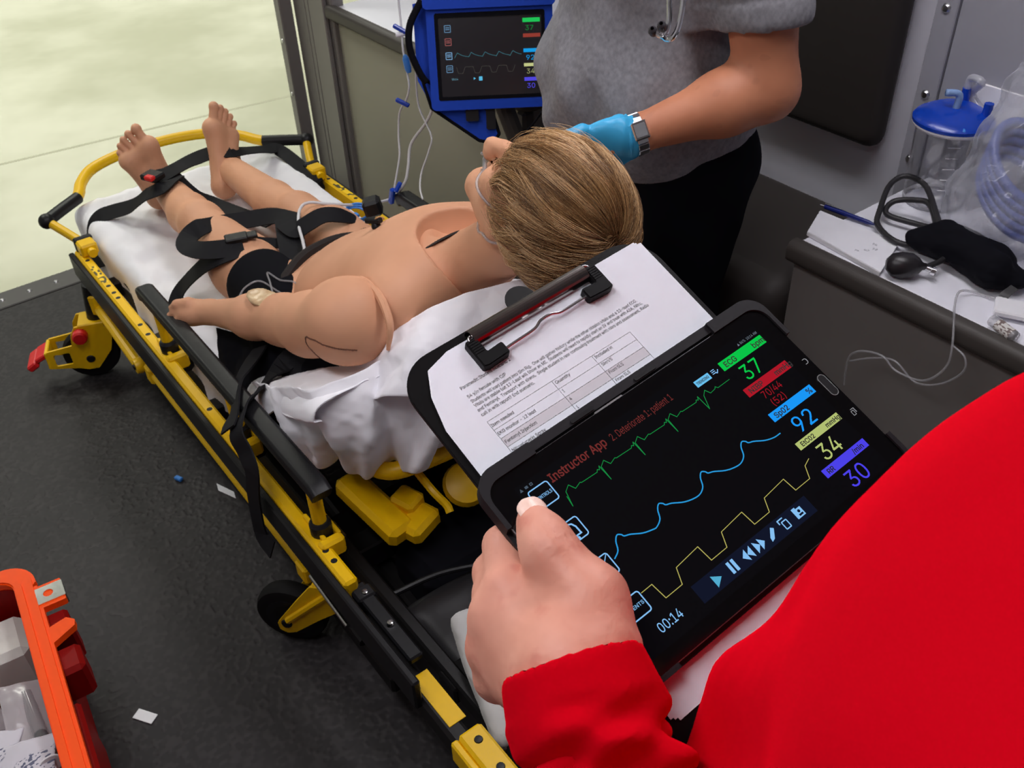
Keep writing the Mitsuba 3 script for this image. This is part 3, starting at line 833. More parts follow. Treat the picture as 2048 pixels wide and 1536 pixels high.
# dressing over the cannula on the forearm
dr_c = pr.on_surface([(0.5369, 1.5323, 0.64)])[0][0]
sd = SDF(dr_c - .06, dr_c + .06, .004)
sd.ell(dr_c - np.array([0, 0, .002]), (.026, .046, .008), axes((1, .2, 0), (-.2, 1, 0)), k=0)
sd.ell(dr_c + np.array([.012, -.028, -.004]), (.020, .026, .008), k=.01)
obj(MK + '__tape_dressing', disp(sd.mesh(2), lambda v: .007 * (meshkit.fbm(v * 70, 3, 5) - .5)), mat('m_dressing', lambda p, n, uv: mix(s2l(176, 138, 100), s2l(214, 192, 152), fbm(p.x * 90, p.y * 90, p.z * 90)), .3, .5, coat=.5), True)

# black shorts on the thighs
for key, H_, K_, f0, f1 in (('l', LH, LKn, .02, .30), ('r', RH, RKn, -.05, .04)):
    H_, K_ = np.array(H_), np.array(K_)
    s_ = SDF(np.minimum(H_, K_) - .14, np.maximum(H_, K_) + .14, .006)
    s_.chain([H_ + (K_ - H_) * f0, H_ + (K_ - H_) * f1], [.089, .081], k=0)
    obj(MK + '__shorts', s_.mesh(2), black_cloth, True)
# chest electrode
q = np.array((0.7654, 1.4638, 0.745))
tree_q = trimesh.proximity.ProximityQuery(trimesh.load(scene[MK + '__chest_skin']['filename'], process=False)) if 0 else None

# hair
rng = np.random.default_rng(7)
WH = nrm(np.array([-.60, .08, .80]))                     # whorl direction in head axes
HAIR_R = np.array([.103, .077, .096])
HAIR_C = np.array([-.024, .010, .030])


def scalp(d, lift=0.0):
    d = nrm(d)
    return HAIR_C + d * (HAIR_R + lift) / np.sqrt(1.0)


def on_scalp(d):
    """Is there hair in this direction (head axes: x forward, y left, z up)?"""
    x, y, z = d[..., 0], d[..., 1], d[..., 2]
    front = x < .52 + .55 * np.clip(z - .25, 0, 1) + .06 * np.sin(9 * y)
    low = z > np.where(x > .05, -.02 - .28 * np.clip(.55 - x, 0, .5) * 1.4, -.52)
    ear = ~((np.abs(y) > .60) & (x > -.20) & (z < .06))
    return front & low & ear


NS, NC_, STEPS = 21000, 620, 9


def hair_paths(p, L, h0, lay, wv, ph):
    pts = []
    for k in range(STEPS):
        t = k / (STEPS - 1)
        dw = p @ WH
        away = nrm(WH[None] * -1 + p * dw[:, None])
        tang = nrm(np.cross(np.broadcast_to(WH, p.shape), p))
        fw = nrm(np.array([[1., 0, 0]]) - p * p[:, :1])
        an = np.arccos(np.clip(dw, -1, 1))
        g_ = away + (.42 * np.exp(-1.6 * an) + .16 * np.sin(6 * p[:, 1] + 4 * p[:, 0] + 8 * p[:, 2]) + wv)[:, None] * tang + .6 * fw * (p[:, 2] > .1)[:, None]
        lift = h0 + lay * np.sin(np.minimum(t * 1.6, 1.0) * 1.57) - .02 * max(0, t - .8)
        pts.append(HAIR_C + p * (HAIR_R + lift[:, None]))
        p = nrm(p + nrm(g_) * (L / (STEPS - 1) / .095)[:, None])
    return np.stack(pts, 1)


def roots(n):
    d = nrm(rng.normal(size=(n * 4, 3)))
    return d[on_scalp(d)][:n]


cd_ = roots(NC_)
guide = hair_paths(cd_, rng.uniform(.085, .125, NC_), rng.uniform(.001, .004, NC_), rng.uniform(.008, .024, NC_), rng.normal(0, .20, NC_), 0)
dirs = roots(NS)
NS = len(dirs)
own = hair_paths(dirs, rng.uniform(.075, .115, NS), rng.uniform(.001, .004, NS), rng.uniform(.006, .020, NS), rng.normal(0, .05, NS), 0)
from scipy.spatial import cKDTree
near = cKDTree(cd_).query(dirs)[1]
tt_ = np.linspace(0, 1, STEPS)[None, :, None]
mixw = (.86 * tt_ ** .8) * rng.uniform(.7, 1.0, (NS, 1, 1))
gp_ = guide[near] - guide[near][:, :1] + own[:, :1] * .72 + guide[near][:, :1] * .28
own = own * (1 - mixw) + gp_ * mixw
rel_ = nrm(own - HAIR_C)
in_ear = ((np.abs(rel_[..., 1]) > .52) & (rel_[..., 0] > -.16) & (rel_[..., 2] < .06)).any(1)
stray = rng.random(NS) < .02
own[stray] += (own[stray] - HAIR_C) * .10 * tt_ ** 2
kp_ = ~in_ear | (rng.random(NS) < .12)
own, near = own[kp_], near[kp_]
NS = len(own)
W_ = HC + HS * own @ HR.T
rad = np.linspace(.00046, .00022, STEPS)


def strands(w, r):
    """All hairs of one tone as slim three-sided tubes."""
    n, k = w.shape[:2]
    t = nrm(np.gradient(w, axis=1))
    o = nrm(w - HC)
    s1 = nrm(np.cross(t, o))
    s2 = np.cross(t, s1)
    ang = np.arange(3) * 2 * np.pi / 3 + .5
    v = w[:, :, None] + r[None, :, None, None] * (np.cos(ang)[:, None] * s1[:, :, None] + np.sin(ang)[:, None] * s2[:, :, None])
    i, j = np.meshgrid(np.arange(k - 1), np.arange(3), indexing='ij')
    q = np.stack([i * 3 + j, i * 3 + (j + 1) % 3, (i + 1) * 3 + (j + 1) % 3, (i + 1) * 3 + j], -1).reshape(-1, 4)
    f = np.vstack([q[:, [0, 1, 2]], q[:, [0, 2, 3]]])
    return trimesh.Trimesh(v.reshape(-1, 3), (f[None] + (np.arange(n) * k * 3)[:, None, None]).reshape(-1, 3), process=False)


tone = rng.choice(4, NC_, p=[.22, .33, .28, .17])[near]
flip = rng.random(NS) < .22
tone[flip] = rng.integers(0, 4, flip.sum())
for k_, col in enumerate(((112, 80, 48), (152, 114, 72), (184, 146, 98), (216, 182, 136))):
    hk = MK + '__hair' + ('_%03d' % k_ if k_ else '')
    obj(hk, strands(W_[tone == k_], rad), mat('m_hair_%d' % k_, s2l(*col), .36, .5), True)
    labels[hk] = {'label': ('dark blond strands of the short hair', 'blond strands of the short hair', 'light blond strands of the short hair', 'palest strands of the short hair')[k_], 'kind': 'stuff'}
w = SDF(HC - .2, HC + .2, .005)
w.ell(HC + HS * HR @ HAIR_C, (HAIR_R + .001) * HS, HR, k=0)
wm = w.mesh(2)
lv = (np.array(wm.vertices) - HC) @ HR / HS - HAIR_C
keep = on_scalp(nrm(lv))
wm.update_faces(keep[wm.faces].all(1))
wm.remove_unreferenced_vertices()
obj(MK + '__hair_base', wm, mat('m_hair_base', s2l(104, 74, 46), .9, .1), True)

# ---------------------------------------------------------------- standing clinician
human_skin = mat('m_skin', lambda p, n, uv: mix(mix(s2l(178, 112, 82), s2l(196, 132, 100), fbm(p.x * 22, p.y * 22, p.z * 22)), s2l(130, 72, 52), smoothstep(.80, .86, noise(p.x * 60, p.y * 60, p.z * 60)) * .12), .5, .35)
polo_m = mat('m_polo', lambda p, n, uv: mix(s2l(112, 112, 117), s2l(146, 146, 151), fbm(p.x * 190, p.y * 190, p.z * 120, 3)), .9, .1, sheen=.3)
polo_trim = mat('m_polo_trim', s2l(90, 90, 95), .9, .1)
glove_m = mat('m_glove', s2l(59, 164, 213), .4, .4)
CL = 'person'
tag(CL, 'person in grey polo shirt and dark trousers steadying the manikin head with a blue glove', 'person')
SHL, SHR = np.array([1.255, 1.06, 1.385]), np.array([1.30, 1.47, 1.39])
ELB, WRI = np.array((1.262, 0.9871, 1.0335)), np.array((1.06, 1.0862, 0.9774))
HAND = np.array((1.025, 1.1115, 0.9705))
ELR, WRR = np.array([1.47, 1.50, 1.16]), np.array([1.60, 1.52, 1.39])
b = SDF((.88, .80, .90), (1.75, 1.72, 1.86), .0065)
b.chain([SHL, SHL * .4 + ELB * .6, ELB], [.060, .058, .050], k=.02)
b.chain([ELB, ELB * .68 + WRI * .32, WRI], [.050, .050, .029], k=.03)
b.cone(WRI, WRI * .3 + HAND * .7, .028, .030, .02)
b.chain([SHR, SHR * .4 + ELR * .6, ELR], [.060, .055, .046], k=.02)
b.chain([ELR, ELR * .6 + WRR * .4, WRR], [.046, .045, .028], k=.03)
HR2 = np.array([1.60, 1.515, 1.47])
b.ell((WRR + HR2) / 2 + np.array([0, 0, .01]), (.018, .04, .05), k=.015)
for i in range(4):
    q0 = HR2 + np.array([0, .028 - .019 * i, -.005]); b.chain([q0, q0 + np.array([-.005, 0, .035]), q0 + np.array([-.022, 0, .060])], [.0095, .0088, .008], .005)
b.chain([WRR + np.array([-.01, -.03, .03]), WRR + np.array([-.03, -.05, .06]), WRR + np.array([-.04, -.045, .09])], [.014, .011, .009], .006)
b.cone((1.26, 1.25, 1.38), (1.235, 1.25, 1.54), .066, .058, .03)
b.cone(SHL, SHR, .06, .06, .03)
hc = np.array([1.215, 1.25, 1.64])
b.ell(hc + [.01, 0, .03], (.098, .078, .092), k=.03)
b.ell(hc + [-.03, 0, -.035], (.066, .060, .085), k=.03)
b.chain([hc + [-.088, 0, .012], hc + [-.118, 0, -.03]], [.010, .0135], .012)
b.ell(hc + [-.092, 0, -.065], (.012, .024, .012), k=.006)
b.ell(hc + [-.082, 0, -.11], (.02, .022, .018), k=.02)
for s_ in (-1, 1):
    b.ell(hc + [-.090, s_ * .031, .006], (.012, .015, .010), k=.01, cut=True)
    b.ell(hc + [-.078, s_ * .031, .005], (.014, .014, .013), k=.004)
    b.ell(hc + [.006, s_ * .080, -.005], (.018, .009, .032), k=.006)
obj(CL + '__body', b.mesh(3), human_skin, True)
h_ = SDF(hc - .2, hc + .2, .008)
h_.ell(hc + [.018, 0, .045], (.105, .088, .095), k=0)
h_.rbox(hc + [-.11, 0, -.02], (.06, .12, .08), .02, k=.02, cut=True)
h_.rbox(hc + [0, 0, -.13], (.2, .2, .08), .02, k=.02, cut=True)
obj(CL + '__hair', disp(h_.mesh(2), lambda v: .008 * (meshkit.fbm(v * [60, 60, 30], 3, 4) - .5)), mat('m_dark_hair', s2l(60, 42, 30), .6), True)

# polo shirt
s = SDF((.98, .86, .74), (1.58, 1.66, 1.52), .0065)
s.ell((1.275, 1.255, .93), (.165, .215, .175), k=0)
s.ell((1.20, 1.275, .98), (.125, .175, .150), k=.07)
s.ell((1.255, 1.255, 1.20), (.140, .205, .21), k=.08)
s.cone((1.265, 1.10, 1.37), (1.29, 1.40, 1.37), .082, .082, .08)
s.cone(SHL + [0, .02, 0], SHL * .35 + ELB * .65 + np.array([.006, .0, .0]), .080, .080, .04)
s.cone(SHR + [0, -.02, 0], SHR * .45 + ELR * .55, .080, .080, .04)
s.rbox((1.28, 1.25, .70), (.4, .5, .125), .01, k=.02, cut=True)
sl_ax = nrm(ELB - SHL)
cutc = SHL * .35 + ELB * .65 + sl_ax * .075
s.rbox(cutc + sl_ax * .02, (.10, .10, .07), .005, axes(np.cross(sl_ax, [0, 0, 1]) if abs(sl_ax[2]) < .9 else np.array([1, 0, 0]), np.cross(sl_ax, np.array([1., 0, 0]))), k=.004, cut=True)
s.cone(SHL * .25 + ELB * .75, ELB, .066, .066, .006, cut=True)
s.ell((1.25, 1.25, 1.47), (.075, .085, .06), k=.015, cut=True)


hemc = SHL * .35 + ELB * .65


def folds(v):
    x, y, z = v.T
    f = .013 * np.sin(34 * (y + .35 * z) + 5 * meshkit.noise(v * 6)) * np.clip((1.15 - z) * 4, 0, 1) * np.clip(2.2 * (1.5 - x) - .2, 0, 1)
    f += .018 * (meshkit.fbm(v * [9, 12, 6], 3, 3) - .5)
    q_ = v - hemc
    al = q_ @ sl_ax
    rd = np.linalg.norm(q_ - al[:, None] * sl_ax, axis=1)
    f -= .0028 * np.exp(-((al + .026) / .0045) ** 2) * (rd < .105) * (rd > .06)
    f += .006 * np.sin(52 * (z * .8 - y) + 4 * meshkit.noise(v * 7, 2)) * np.clip((y - 1.0) * 3, 0, 1) * .6
    return f


sm = disp(s.mesh(2), folds)
obj(CL + '__polo_shirt', sm, polo_m, True)
# trousers and shoes
t_ = SDF((1.05, .92, .0), (1.52, 1.60, .95), .009)
t_.ell((1.285, 1.25, .86), (.150, .205, .13), k=0)
for y0, y1 in ((1.145, 1.13), (1.345, 1.37)):
    t_.chain([(1.285, y0, .82), (1.255, y0, .50), (1.235, y1, .10)], [.112, .082, .070], .05)
obj(CL + '__trousers', disp(t_.mesh(2), lambda v: .012 * (meshkit.fbm(v * [10, 10, 7], 3, 2) - .5)), navy_cloth, True)
for y1 in (1.13, 1.37):
    t_ = SDF((.98, y1 - .1, -.02), (1.36, y1 + .1, .16), .006)
    t_.ell((1.24, y1, .055), (.075, .048, .05), k=0)
    t_.ell((1.14, y1, .035), (.11, .046, .033), k=.03)
    t_.rbox((1.18, y1, -.05), (.4, .2, .052), .001, k=.004, cut=True)
    obj(CL + '__shoe', t_.mesh(2), black_plastic, True)
# glove
g = SDF(HAND - .16, HAND + .17, .0035)
gd = nrm(WRI - HAND)
px_ = nrm(np.array(hl(-.05, -.03, .03)) - HAND)
px_ = nrm(px_ - gd * (px_ @ gd)); pz_ = np.cross(gd, px_)
GR = np.stack([gd, px_, pz_], 1)
gl = lambda a_, b_, c_: HAND + GR @ np.array([a_, b_, c_], float)
g.ell(gl(0, 0, 0), (.052, .022, .044), GR, k=0)
g.cone(gl(.03, -.002, 0), WRI + (HAND - WRI) * .22, .030, .0335, .03)
for i in range(4):
    zz = .033 - .022 * i
    L_ = (.9, 1.0, .96, .78)[i]
    g.chain([gl(-.04, .0, zz), gl(-.04 - .035 * L_, .012, zz * 1.1), gl(-.04 - .058 * L_, .032, zz * 1.12), gl(-.04 - .065 * L_, .052, zz * 1.1)], [.0125, .0115, .0105, .0095], .006)
g.chain([gl(.015, .005, .036), gl(-.012, .02, .062), gl(-.035, .04, .072)], [.017, .013, .011], .01)
gm = g.mesh(2)
obj(CL + '__glove', disp(gm, lambda v: .0022 * np.sin(170 * ((v - HAND) @ gd) + 60 * ((v - HAND) @ pz_)) * np.clip(((v - HAND) @ gd) * 30, 0, 1)), glove_m, True)
cr = WRI + (HAND - WRI) * .20
A_ = axes(px_, pz_)
obj(CL + '__glove_cuff', tube(np.array([cr + px_ * .0335 * math.cos(t) + pz_ * .0335 * math.sin(t) for t in np.linspace(0, 2 * np.pi, 30, endpoint=False)]), .003, 8, closed=True), glove_m, True)
# wristwatch
WT = 'wristwatch'
wc = WRI + gd * .006
fa = nrm(ELB - WRI)
toc = nrm((CAM - wc) - fa * ((CAM - wc) @ fa))
sidev = np.cross(fa, toc)
for k in range(18):
    an = 2 * math.pi * k / 18
    dvec = toc * math.cos(an) + sidev * math.sin(an)
    if abs((an + math.pi) % (2 * math.pi) - math.pi) < .34:
        continue
    obj(WT + '__link', cbox(wc + dvec * .0335, (.018, .0105, .004), .001, R=np.stack([fa, np.cross(dvec, fa), dvec], 1)), chrome)
dv = nrm(toc * math.cos(.12) + sidev * math.sin(-.12))
obj(WT + '__case', cbox(wc + dv * .035, (.026, .030, .008), .002, R=np.stack([fa, np.cross(dv, fa), dv], 1)), chrome)
obj(WT + '__dial', cbox(wc + dv * .0393, (.019, .022, .0012), .0004, R=np.stack([fa, np.cross(dv, fa), dv], 1)), mat('m_dial', s2l(120, 122, 126), .15, .6))
tag(WT, 'silver bracelet wristwatch on the wrist of the person in grey', 'watch')
# stethoscope hanging round the neck
SS = 'stethoscope'
st = mat('m_steth_tube', s2l(150, 150, 155), .25, .6, .8)
xs_ = 1.075
obj(SS + '__ear_tube', tube(spl([(1.16, 1.19, 1.40), (1.085, 1.0573, 1.2398), (1.075, 1.0404, 1.2023), (1.068, 1.0315, 1.1728), (1.062, 1.0322, 1.1553), (1.06, 1.0429, 1.1531), (1.058, 1.0469, 1.1601)], 6), .0042, 10), chrome)
obj(SS + '__ear_tube', tube(spl([(1.16, 1.17, 1.40), (1.085, 1.025, 1.2461), (1.075, 1.012, 1.2084), (1.068, 1.0106, 1.174), (1.062, 1.0154, 1.1564), (1.06, 1.0256, 1.1514), (1.056, 1.0304, 1.1556)], 6), .0042, 10), chrome)
for q in ((1.055, 1.0329, 1.1701), (1.055, 1.0512, 1.1583)):
    obj(SS + '__ear_tip', lathe([(0, -.009), (.006, -.007), (.0075, 0), (.006, .006), (.003, .009), (.0025, .006)], q, (-.5, -.3, .6), 18), mat('m_eartip', s2l(52, 50, 54), .4) if 'm_eartip' not in scene else 'm_eartip')
obj(SS + '__tubing', tube(spl([(1.17, 1.18, 1.39), (1.19, 1.16, 1.47), (1.28, 1.18, 1.50), (1.34, 1.25, 1.48), (1.28, 1.33, 1.49), (1.18, 1.33, 1.42), (1.10, 1.34, 1.25)], 6), .006, 10), black_plastic)
tag(SS, 'stethoscope with silver ear tubes hanging down the grey polo shirt', 'stethoscope')

# ---------------------------------------------------------------- things on the counters
clear_m = 'm_clear'
scene[clear_m] = {'type': 'thindielectric', 'int_ior': 1.49}
scene['m_film'] = {'type': 'blendbsdf', 'weight': .22, 'a': {'type': 'thindielectric', 'int_ior': 1.45}, 'b': {'type': 'twosided', 'bsdf': {'type': 'principled', 'base_color': rgb(.72, .74, .82), 'roughness': .12, 'specular': .9}}}
scene['m_clear_tube'] = {'type': 'blendbsdf', 'weight': .30, 'a': {'type': 'thindielectric', 'int_ior': 1.5}, 'b': {'type': 'twosided', 'bsdf': {'type': 'principled', 'base_color': rgb(.46, .46, .48), 'roughness': .15, 'specular': .9}}}
film, ctube = 'm_film', 'm_clear_tube'
scene['m_hose_clear'] = {'type': 'blendbsdf', 'weight': .5, 'a': {'type': 'thindielectric', 'int_ior': 1.5}, 'b': {'type': 'twosided', 'bsdf': {'type': 'principled', 'base_color': rgb(.62, .63, .68), 'roughness': .08, 'specular': 1.0}}}
ZT = .717
# suction jar
J = 'suction_jar'
jc = np.array([1.705, .885, ZT])
obj(J + '__cup', lathe([(0, .001), (.052, .001), (.056, .005), (.064, .165), (.0655, .165), (.0575, .004), (.053, -.001), (0, -.001)], jc + [0, 0, .001], n=48), ctube if 0 else clear_m, True)
obj(J + '__base_ring', lathe([(.050, 0), (.057, 0), (.0585, .006), (.0565, .008)], jc + [0, 0, .0005], n=48), ctube, True)
obj(J + '__graduation', cat(*[cbox(jc + np.array([-.045, -.040, .05 + .022 * k]), (.002, .022, .001), .0003, R=axes((.7, .7, 0), (-.7, .7, 0))) for k in range(5)]), white_plastic)
labels[J + '__graduation'] = {'kind': 'stuff'}
obj(J + '__rim', lathe([(.063, .158), (.071, .158), (.073, .162), (.073, .170), (.063, .171)], jc, n=48), white_plastic, True)
obj(J + '__lid', lathe([(0, .196), (.02, .197), (.045, .192), (.060, .184), (.070, .178), (.0745, .172), (.074, .166), (.0, .166)], jc, n=48), blue_plastic, 40)
for dx, dy, hh in ((.045, .012, .035), (.02, -.05, .03)):
    obj(J + '__port', tube([jc + [dx, dy, .18], jc + [dx, dy, .18 + hh]], .0085, 14), blue_plastic)
obj(J + '__elbow', cat(tube(spl([jc + [-.012, -.005, .19], jc + [-.012, -.005, .222], jc + [-.030, .012, .226]], 6), .0065, 12)), mat('m_elbow', s2l(130, 160, 205), .3), True)
obj(J + '__drip_stop', ball(jc + np.array([-.045, -.047, .172]), .008, 2), light_blue, True)
tag(J, 'clear suction jar with a blue lid standing on the white counter', 'suction jar')
obj('suction_tube', tube(spl([jc + [.045, .012, .214], jc + [.042, .008, .236], jc + [.030, -.020, .238], (1.7663, 0.8926, 0.915), (1.7496, 0.8437, 0.89), (1.7358, 0.7957, 0.86), (1.737, 0.7374, 0.83), (1.7356, 0.6712, 0.82)], 8), .0072, 12), 'm_hose_clear', True,
    'clear plastic suction hose arching from the blue jar lid', 'hose')
obj('wall_notice', bb(1.782, 1.7875, .74, .90, .83, .935, .001), white_plastic, label='blank white card fixed to the wall behind the suction jar', cat_='card')
# plastic bag with coiled tubing
BG = 'plastic_bag'
bx = SDF((1.45, .50, .70), (1.80, .90, 1.15), .006)
bx.ell((1.625, .705, .80), (.095, .11, .10), k=0)
bx.ell((1.65, .70, .92), (.075, .095, .14), k=.06)
bx.cone((1.67, .715, 1.02), (1.69, .72, 1.09), .045, .022, .05)
bx.rbox((1.6, .7, .66), (.4, .4, .0585), .002, k=.005, cut=True)
bgm = disp(bx.mesh(2), lambda v: .022 * (np.abs(meshkit.fbm(v * [24, 24, 12], 4, 12) - .5) * 2 - .3) + .004 * np.sin(70 * v[:, 2] + 40 * v[:, 1]))
obj(BG + '__film', bgm, film, True)
obj(BG + '__sealed_top', thick(grid_mesh(np.array([[np.array([1.675 + .02 * math.sin(3 * a), .755 - .10 * a, 1.125 - .055 * b_]) for b_ in np.linspace(0, 1, 6)] for a in np.linspace(0, 1, 10)])), .001), film, True)
tag(BG, 'clear plastic bag of coiled blue tubing standing beside the suction jar', 'plastic bag')
blue_grey = mat('m_blue_grey', s2l(84, 100, 168), .35, .5)
pts = [np.array([1.645 + .050 * math.cos(t), .70 + .072 * math.sin(t) * (1 - .03 * k), .765 + .017 * k + .05 * (1 + math.sin(t + .6))]) for k in range(5) for t in np.linspace(0, 2 * math.pi, 16, endpoint=False)]
obj('coiled_tubing', tube(spl(pts, 2), .0085, 8), blue_grey, True, 'coil of blue-grey tubing inside the clear plastic bag', 'tubing')
# notepad, pen
NPD = 'notepad'
c4 = [np.array((1.4019, 0.9537, 0.727)), np.array((1.3837, 0.7781, 0.727)), np.array((1.4957, 0.8188, 0.727)), np.array((1.486, 0.9912, 0.727))]
ex = nrm(c4[1] - c4[0]); M = np.eye(4)
padm = lambda z0, z1, sh=0.0: extr([(q[0] + sh, q[1] - sh) for q in c4], z1 - z0, None, z0)
obj(NPD + '__sheet_stack', padm(ZT + .0005, ZT + .008), white_plastic)
obj(NPD + '__top_sheet', padm(ZT + .0084, ZT + .0090, .001), mat('m_paper', s2l(226, 226, 232), .8))
ink = mat('m_ink', s2l(40, 44, 60), .8)
rng = np.random.default_rng(3)
for k, (px_, t) in enumerate(((.62, 'vs'), (.72, 'o2'), (.80, '92'), (.78, 'bp'))):
    o = c4[0] * (1 - px_) + c4[1] * px_ + (c4[3] - c4[0]) * (.25 + .18 * k)
    tm = meshkit.text_mesh(t, .006, .0002)
    tm.apply_transform(fr4((o[0], o[1], ZT + .0091), (-ex[1] * .3 + ex[0], ex[1] + ex[0] * .3, 0), (-ex[1], ex[0], 0)))
    obj(NPD + '__scribble', tm, mat('m_scribble', s2l(120, 122, 132), .8) if k == 0 else 'm_scribble', False)
tag(NPD, 'white notepad with a few pen notes on the end of the counter', 'notepad')
PN = 'pen'
p0, p1 = np.array((1.5065, 0.9951, 0.726)), np.array((1.5229, 0.8873, 0.724))
dd = nrm(p1 - p0)
obj(PN + '__barrel', tube([p0, p0 + (p1 - p0) * .3, p0 + (p1 - p0) * .85, p1], [.0045, .005, .0045, .0015], 14), mat('m_pen', s2l(20, 34, 110), .25, .5))
obj(PN + '__clip', tube([p0 + [0, 0, .006], p0 + (p1 - p0) * .3 + [0, 0, .0065]], .0012, 8), steel)
obj(PN + '__button', tube([p0 - dd * .010, p0], .0022, 10), steel)
tag(PN, 'dark blue ballpoint pen lying behind the notepad', 'pen')
# blood pressure cuff with hose and bulb
BC = 'blood_pressure_cuff'
path = [(1.5721, 0.7723, 0.765), (1.4978, 0.7163, 0.755), (1.4896, 0.6565, 0.75), (1.4906, 0.5984, 0.74)]
cb = SDF((1.30, .50, .70), (1.75, 1.0, .86), .004)
q = [np.array(v) for v in path]
cb.ell(np.array((1.5198, 0.7715, 0.745)), (.045, .030, .022), axes((.5, -.8, 0), (.8, .5, 0)), k=0)
cb.cone(np.array((1.5309, 0.7512, 0.76)), np.array((1.4949, 0.6369, 0.752)), .028, .034, .02)
cb.ell(np.array((1.5259, 0.699, 0.752)), (.075, .040, .026), axes((.35, -.93, 0), (.93, .35, 0)), k=.02)
cb.ell(np.array((1.5161, 0.6314, 0.738)), (.050, .036, .016), axes((.35, -.93, 0), (.93, .35, 0)), k=.015)
cb.rbox((1.5, .7, .66), (.5, .5, .0585), .002, k=.004, cut=True)
obj(BC + '__cuff', disp(cb.mesh(2), lambda v: .010 * (np.abs(meshkit.fbm(v * [26, 16, 26], 3, 21) - .5) * 2 - .25)), black_cloth, True)
hose = mat('m_hose', s2l(38, 37, 39), .45, .4)
obj(BC + '__hose', tube(spl([(1.506, 0.7444, 0.765), (1.56, 0.7961, 0.775), (1.6398, 0.8731, 0.775), (1.6548, 0.9246, 0.77), (1.6172, 0.9322, 0.76), (1.5427, 0.8978, 0.745), (1.5076, 0.8744, 0.735), (1.4842, 0.8198, 0.733), (1.5063, 0.7813, 0.73), (1.5399, 0.7532, 0.735)], 8), .0055, 10), hose, True)
obj(BC + '__hose', tube(spl([(1.5092, 0.7535, 0.765), (1.5949, 0.8293, 0.765), (1.6001, 0.864, 0.76), (1.586, 0.8961, 0.75), (1.5632, 0.8977, 0.74), (1.554, 0.8809, 0.735), (1.5645, 0.833, 0.735), (1.5657, 0.7924, 0.74)], 8), .0055, 10), hose, True)
bulb0, bulb1 = np.array((1.3915, 0.7747, 0.741)), np.array((1.4292, 0.7337, 0.741))
bd = nrm(bulb1 - bulb0); Lb = np.linalg.norm(bulb1 - bulb0)
obj(BC + '__bulb', lathe([(0, 0), (.010, .001), (.020, .010), (.0235, .026), (.022, .044), (.014, .056), (.007, .062), (.006, .068), (0, .068)], bulb0, bd, 32), mat('m_bulb', s2l(34, 31, 34), .35, .5), True)
obj(BC + '__valve', lathe([(0, 0), (.005, 0), (.005, .012), (.008, .013), (.008, .02), (0, .021)], np.array((1.4358, 0.7259, 0.74)), (.3, -.9, -.2), 18), chrome)
obj(BC + '__hose', tube(spl([bulb0 + bd * .066, (1.4424, 0.7226, 0.741), (1.4777, 0.7191, 0.741), (1.5195, 0.7267, 0.742)], 6), .0052, 10), hose, True)
obj(BC + '__strap_end', ribbon(spl([(1.4844, 0.5873, 0.745), (1.4669, 0.5919, 0.735), (1.4576, 0.5896, 0.725), (1.4493, 0.5767, 0.72)], 5), .016, .002, (0, 0, 1)), hose)
tag(BC, 'black blood pressure cuff with a coiled hose and rubber bulb on the counter', 'blood pressure cuff')
# infusion line over the rail
obj('infusion_line', tube(spl([(1.4801, 0.5508, 0.722), (1.4674, 0.5973, 0.722), (1.4565, 0.6371, 0.722), (1.4276, 0.6495, 0.73), (1.3847, 0.6314, 0.73), (1.352, 0.6095, 0.7205), (1.33, 0.5908, 0.6951), (1.32, 0.5843, 0.6623), (1.31, 0.5975, 0.6318), (1.31, 0.6215, 0.613), (1.31, 0.6652, 0.6088), (1.31, 0.6942, 0.6226), (1.31, 0.7334, 0.6113), (1.31, 0.7551, 0.5877), (1.31, 0.7565, 0.5547), (1.31, 0.7535, 0.5212)], 8), .0021, 8), ctube, True,
    'thin clear infusion line hanging over the dark edge of the counter', 'tubing')
obj('infusion_line_001', tube(spl([(1.34, 0.5953, 0.6879), (1.335, 0.5671, 0.6806), (1.33, 0.5611, 0.6553), (1.325, 0.589, 0.6165), (1.32, 0.6295, 0.5987), (1.32, 0.6747, 0.6181), (1.32, 0.717, 0.6003), (1.32, 0.7585, 0.5694)], 8), .0019, 8), ctube, True,
    'second thin clear line looping in front of the grey counter panel', 'tubing')
VI = 'specimen_tube'
v0, v1 = np.array((1.3948, 0.5688, 0.728)), np.array((1.3773, 0.5191, 0.728))
obj(VI + '__tube', tube([v0, v1], [.010, .010], 20), ctube, True)
obj(VI + '__label', tube([v0 * .72 + v1 * .28, v0 * .1 + v1 * .9], .0104, 20), mat('m_label', lambda p, n, uv: mix(s2l(206, 204, 200), s2l(110, 96, 92), smoothstep(.55, .62, noise(p.x * 260, p.y * 260, p.z * 500))), .6), True)
tag(VI, 'small labelled tube lying at the near edge of the white counter', 'tube')
obj('paper_packet', cbox(np.array((1.4523, 0.5587, 0.728)), (.05, .07, .010), .003, R=axes((.8, .4, 0), (-.4, .8, 0))), white_plastic, label='small white packet lying behind the labelled tube', cat_='packet')

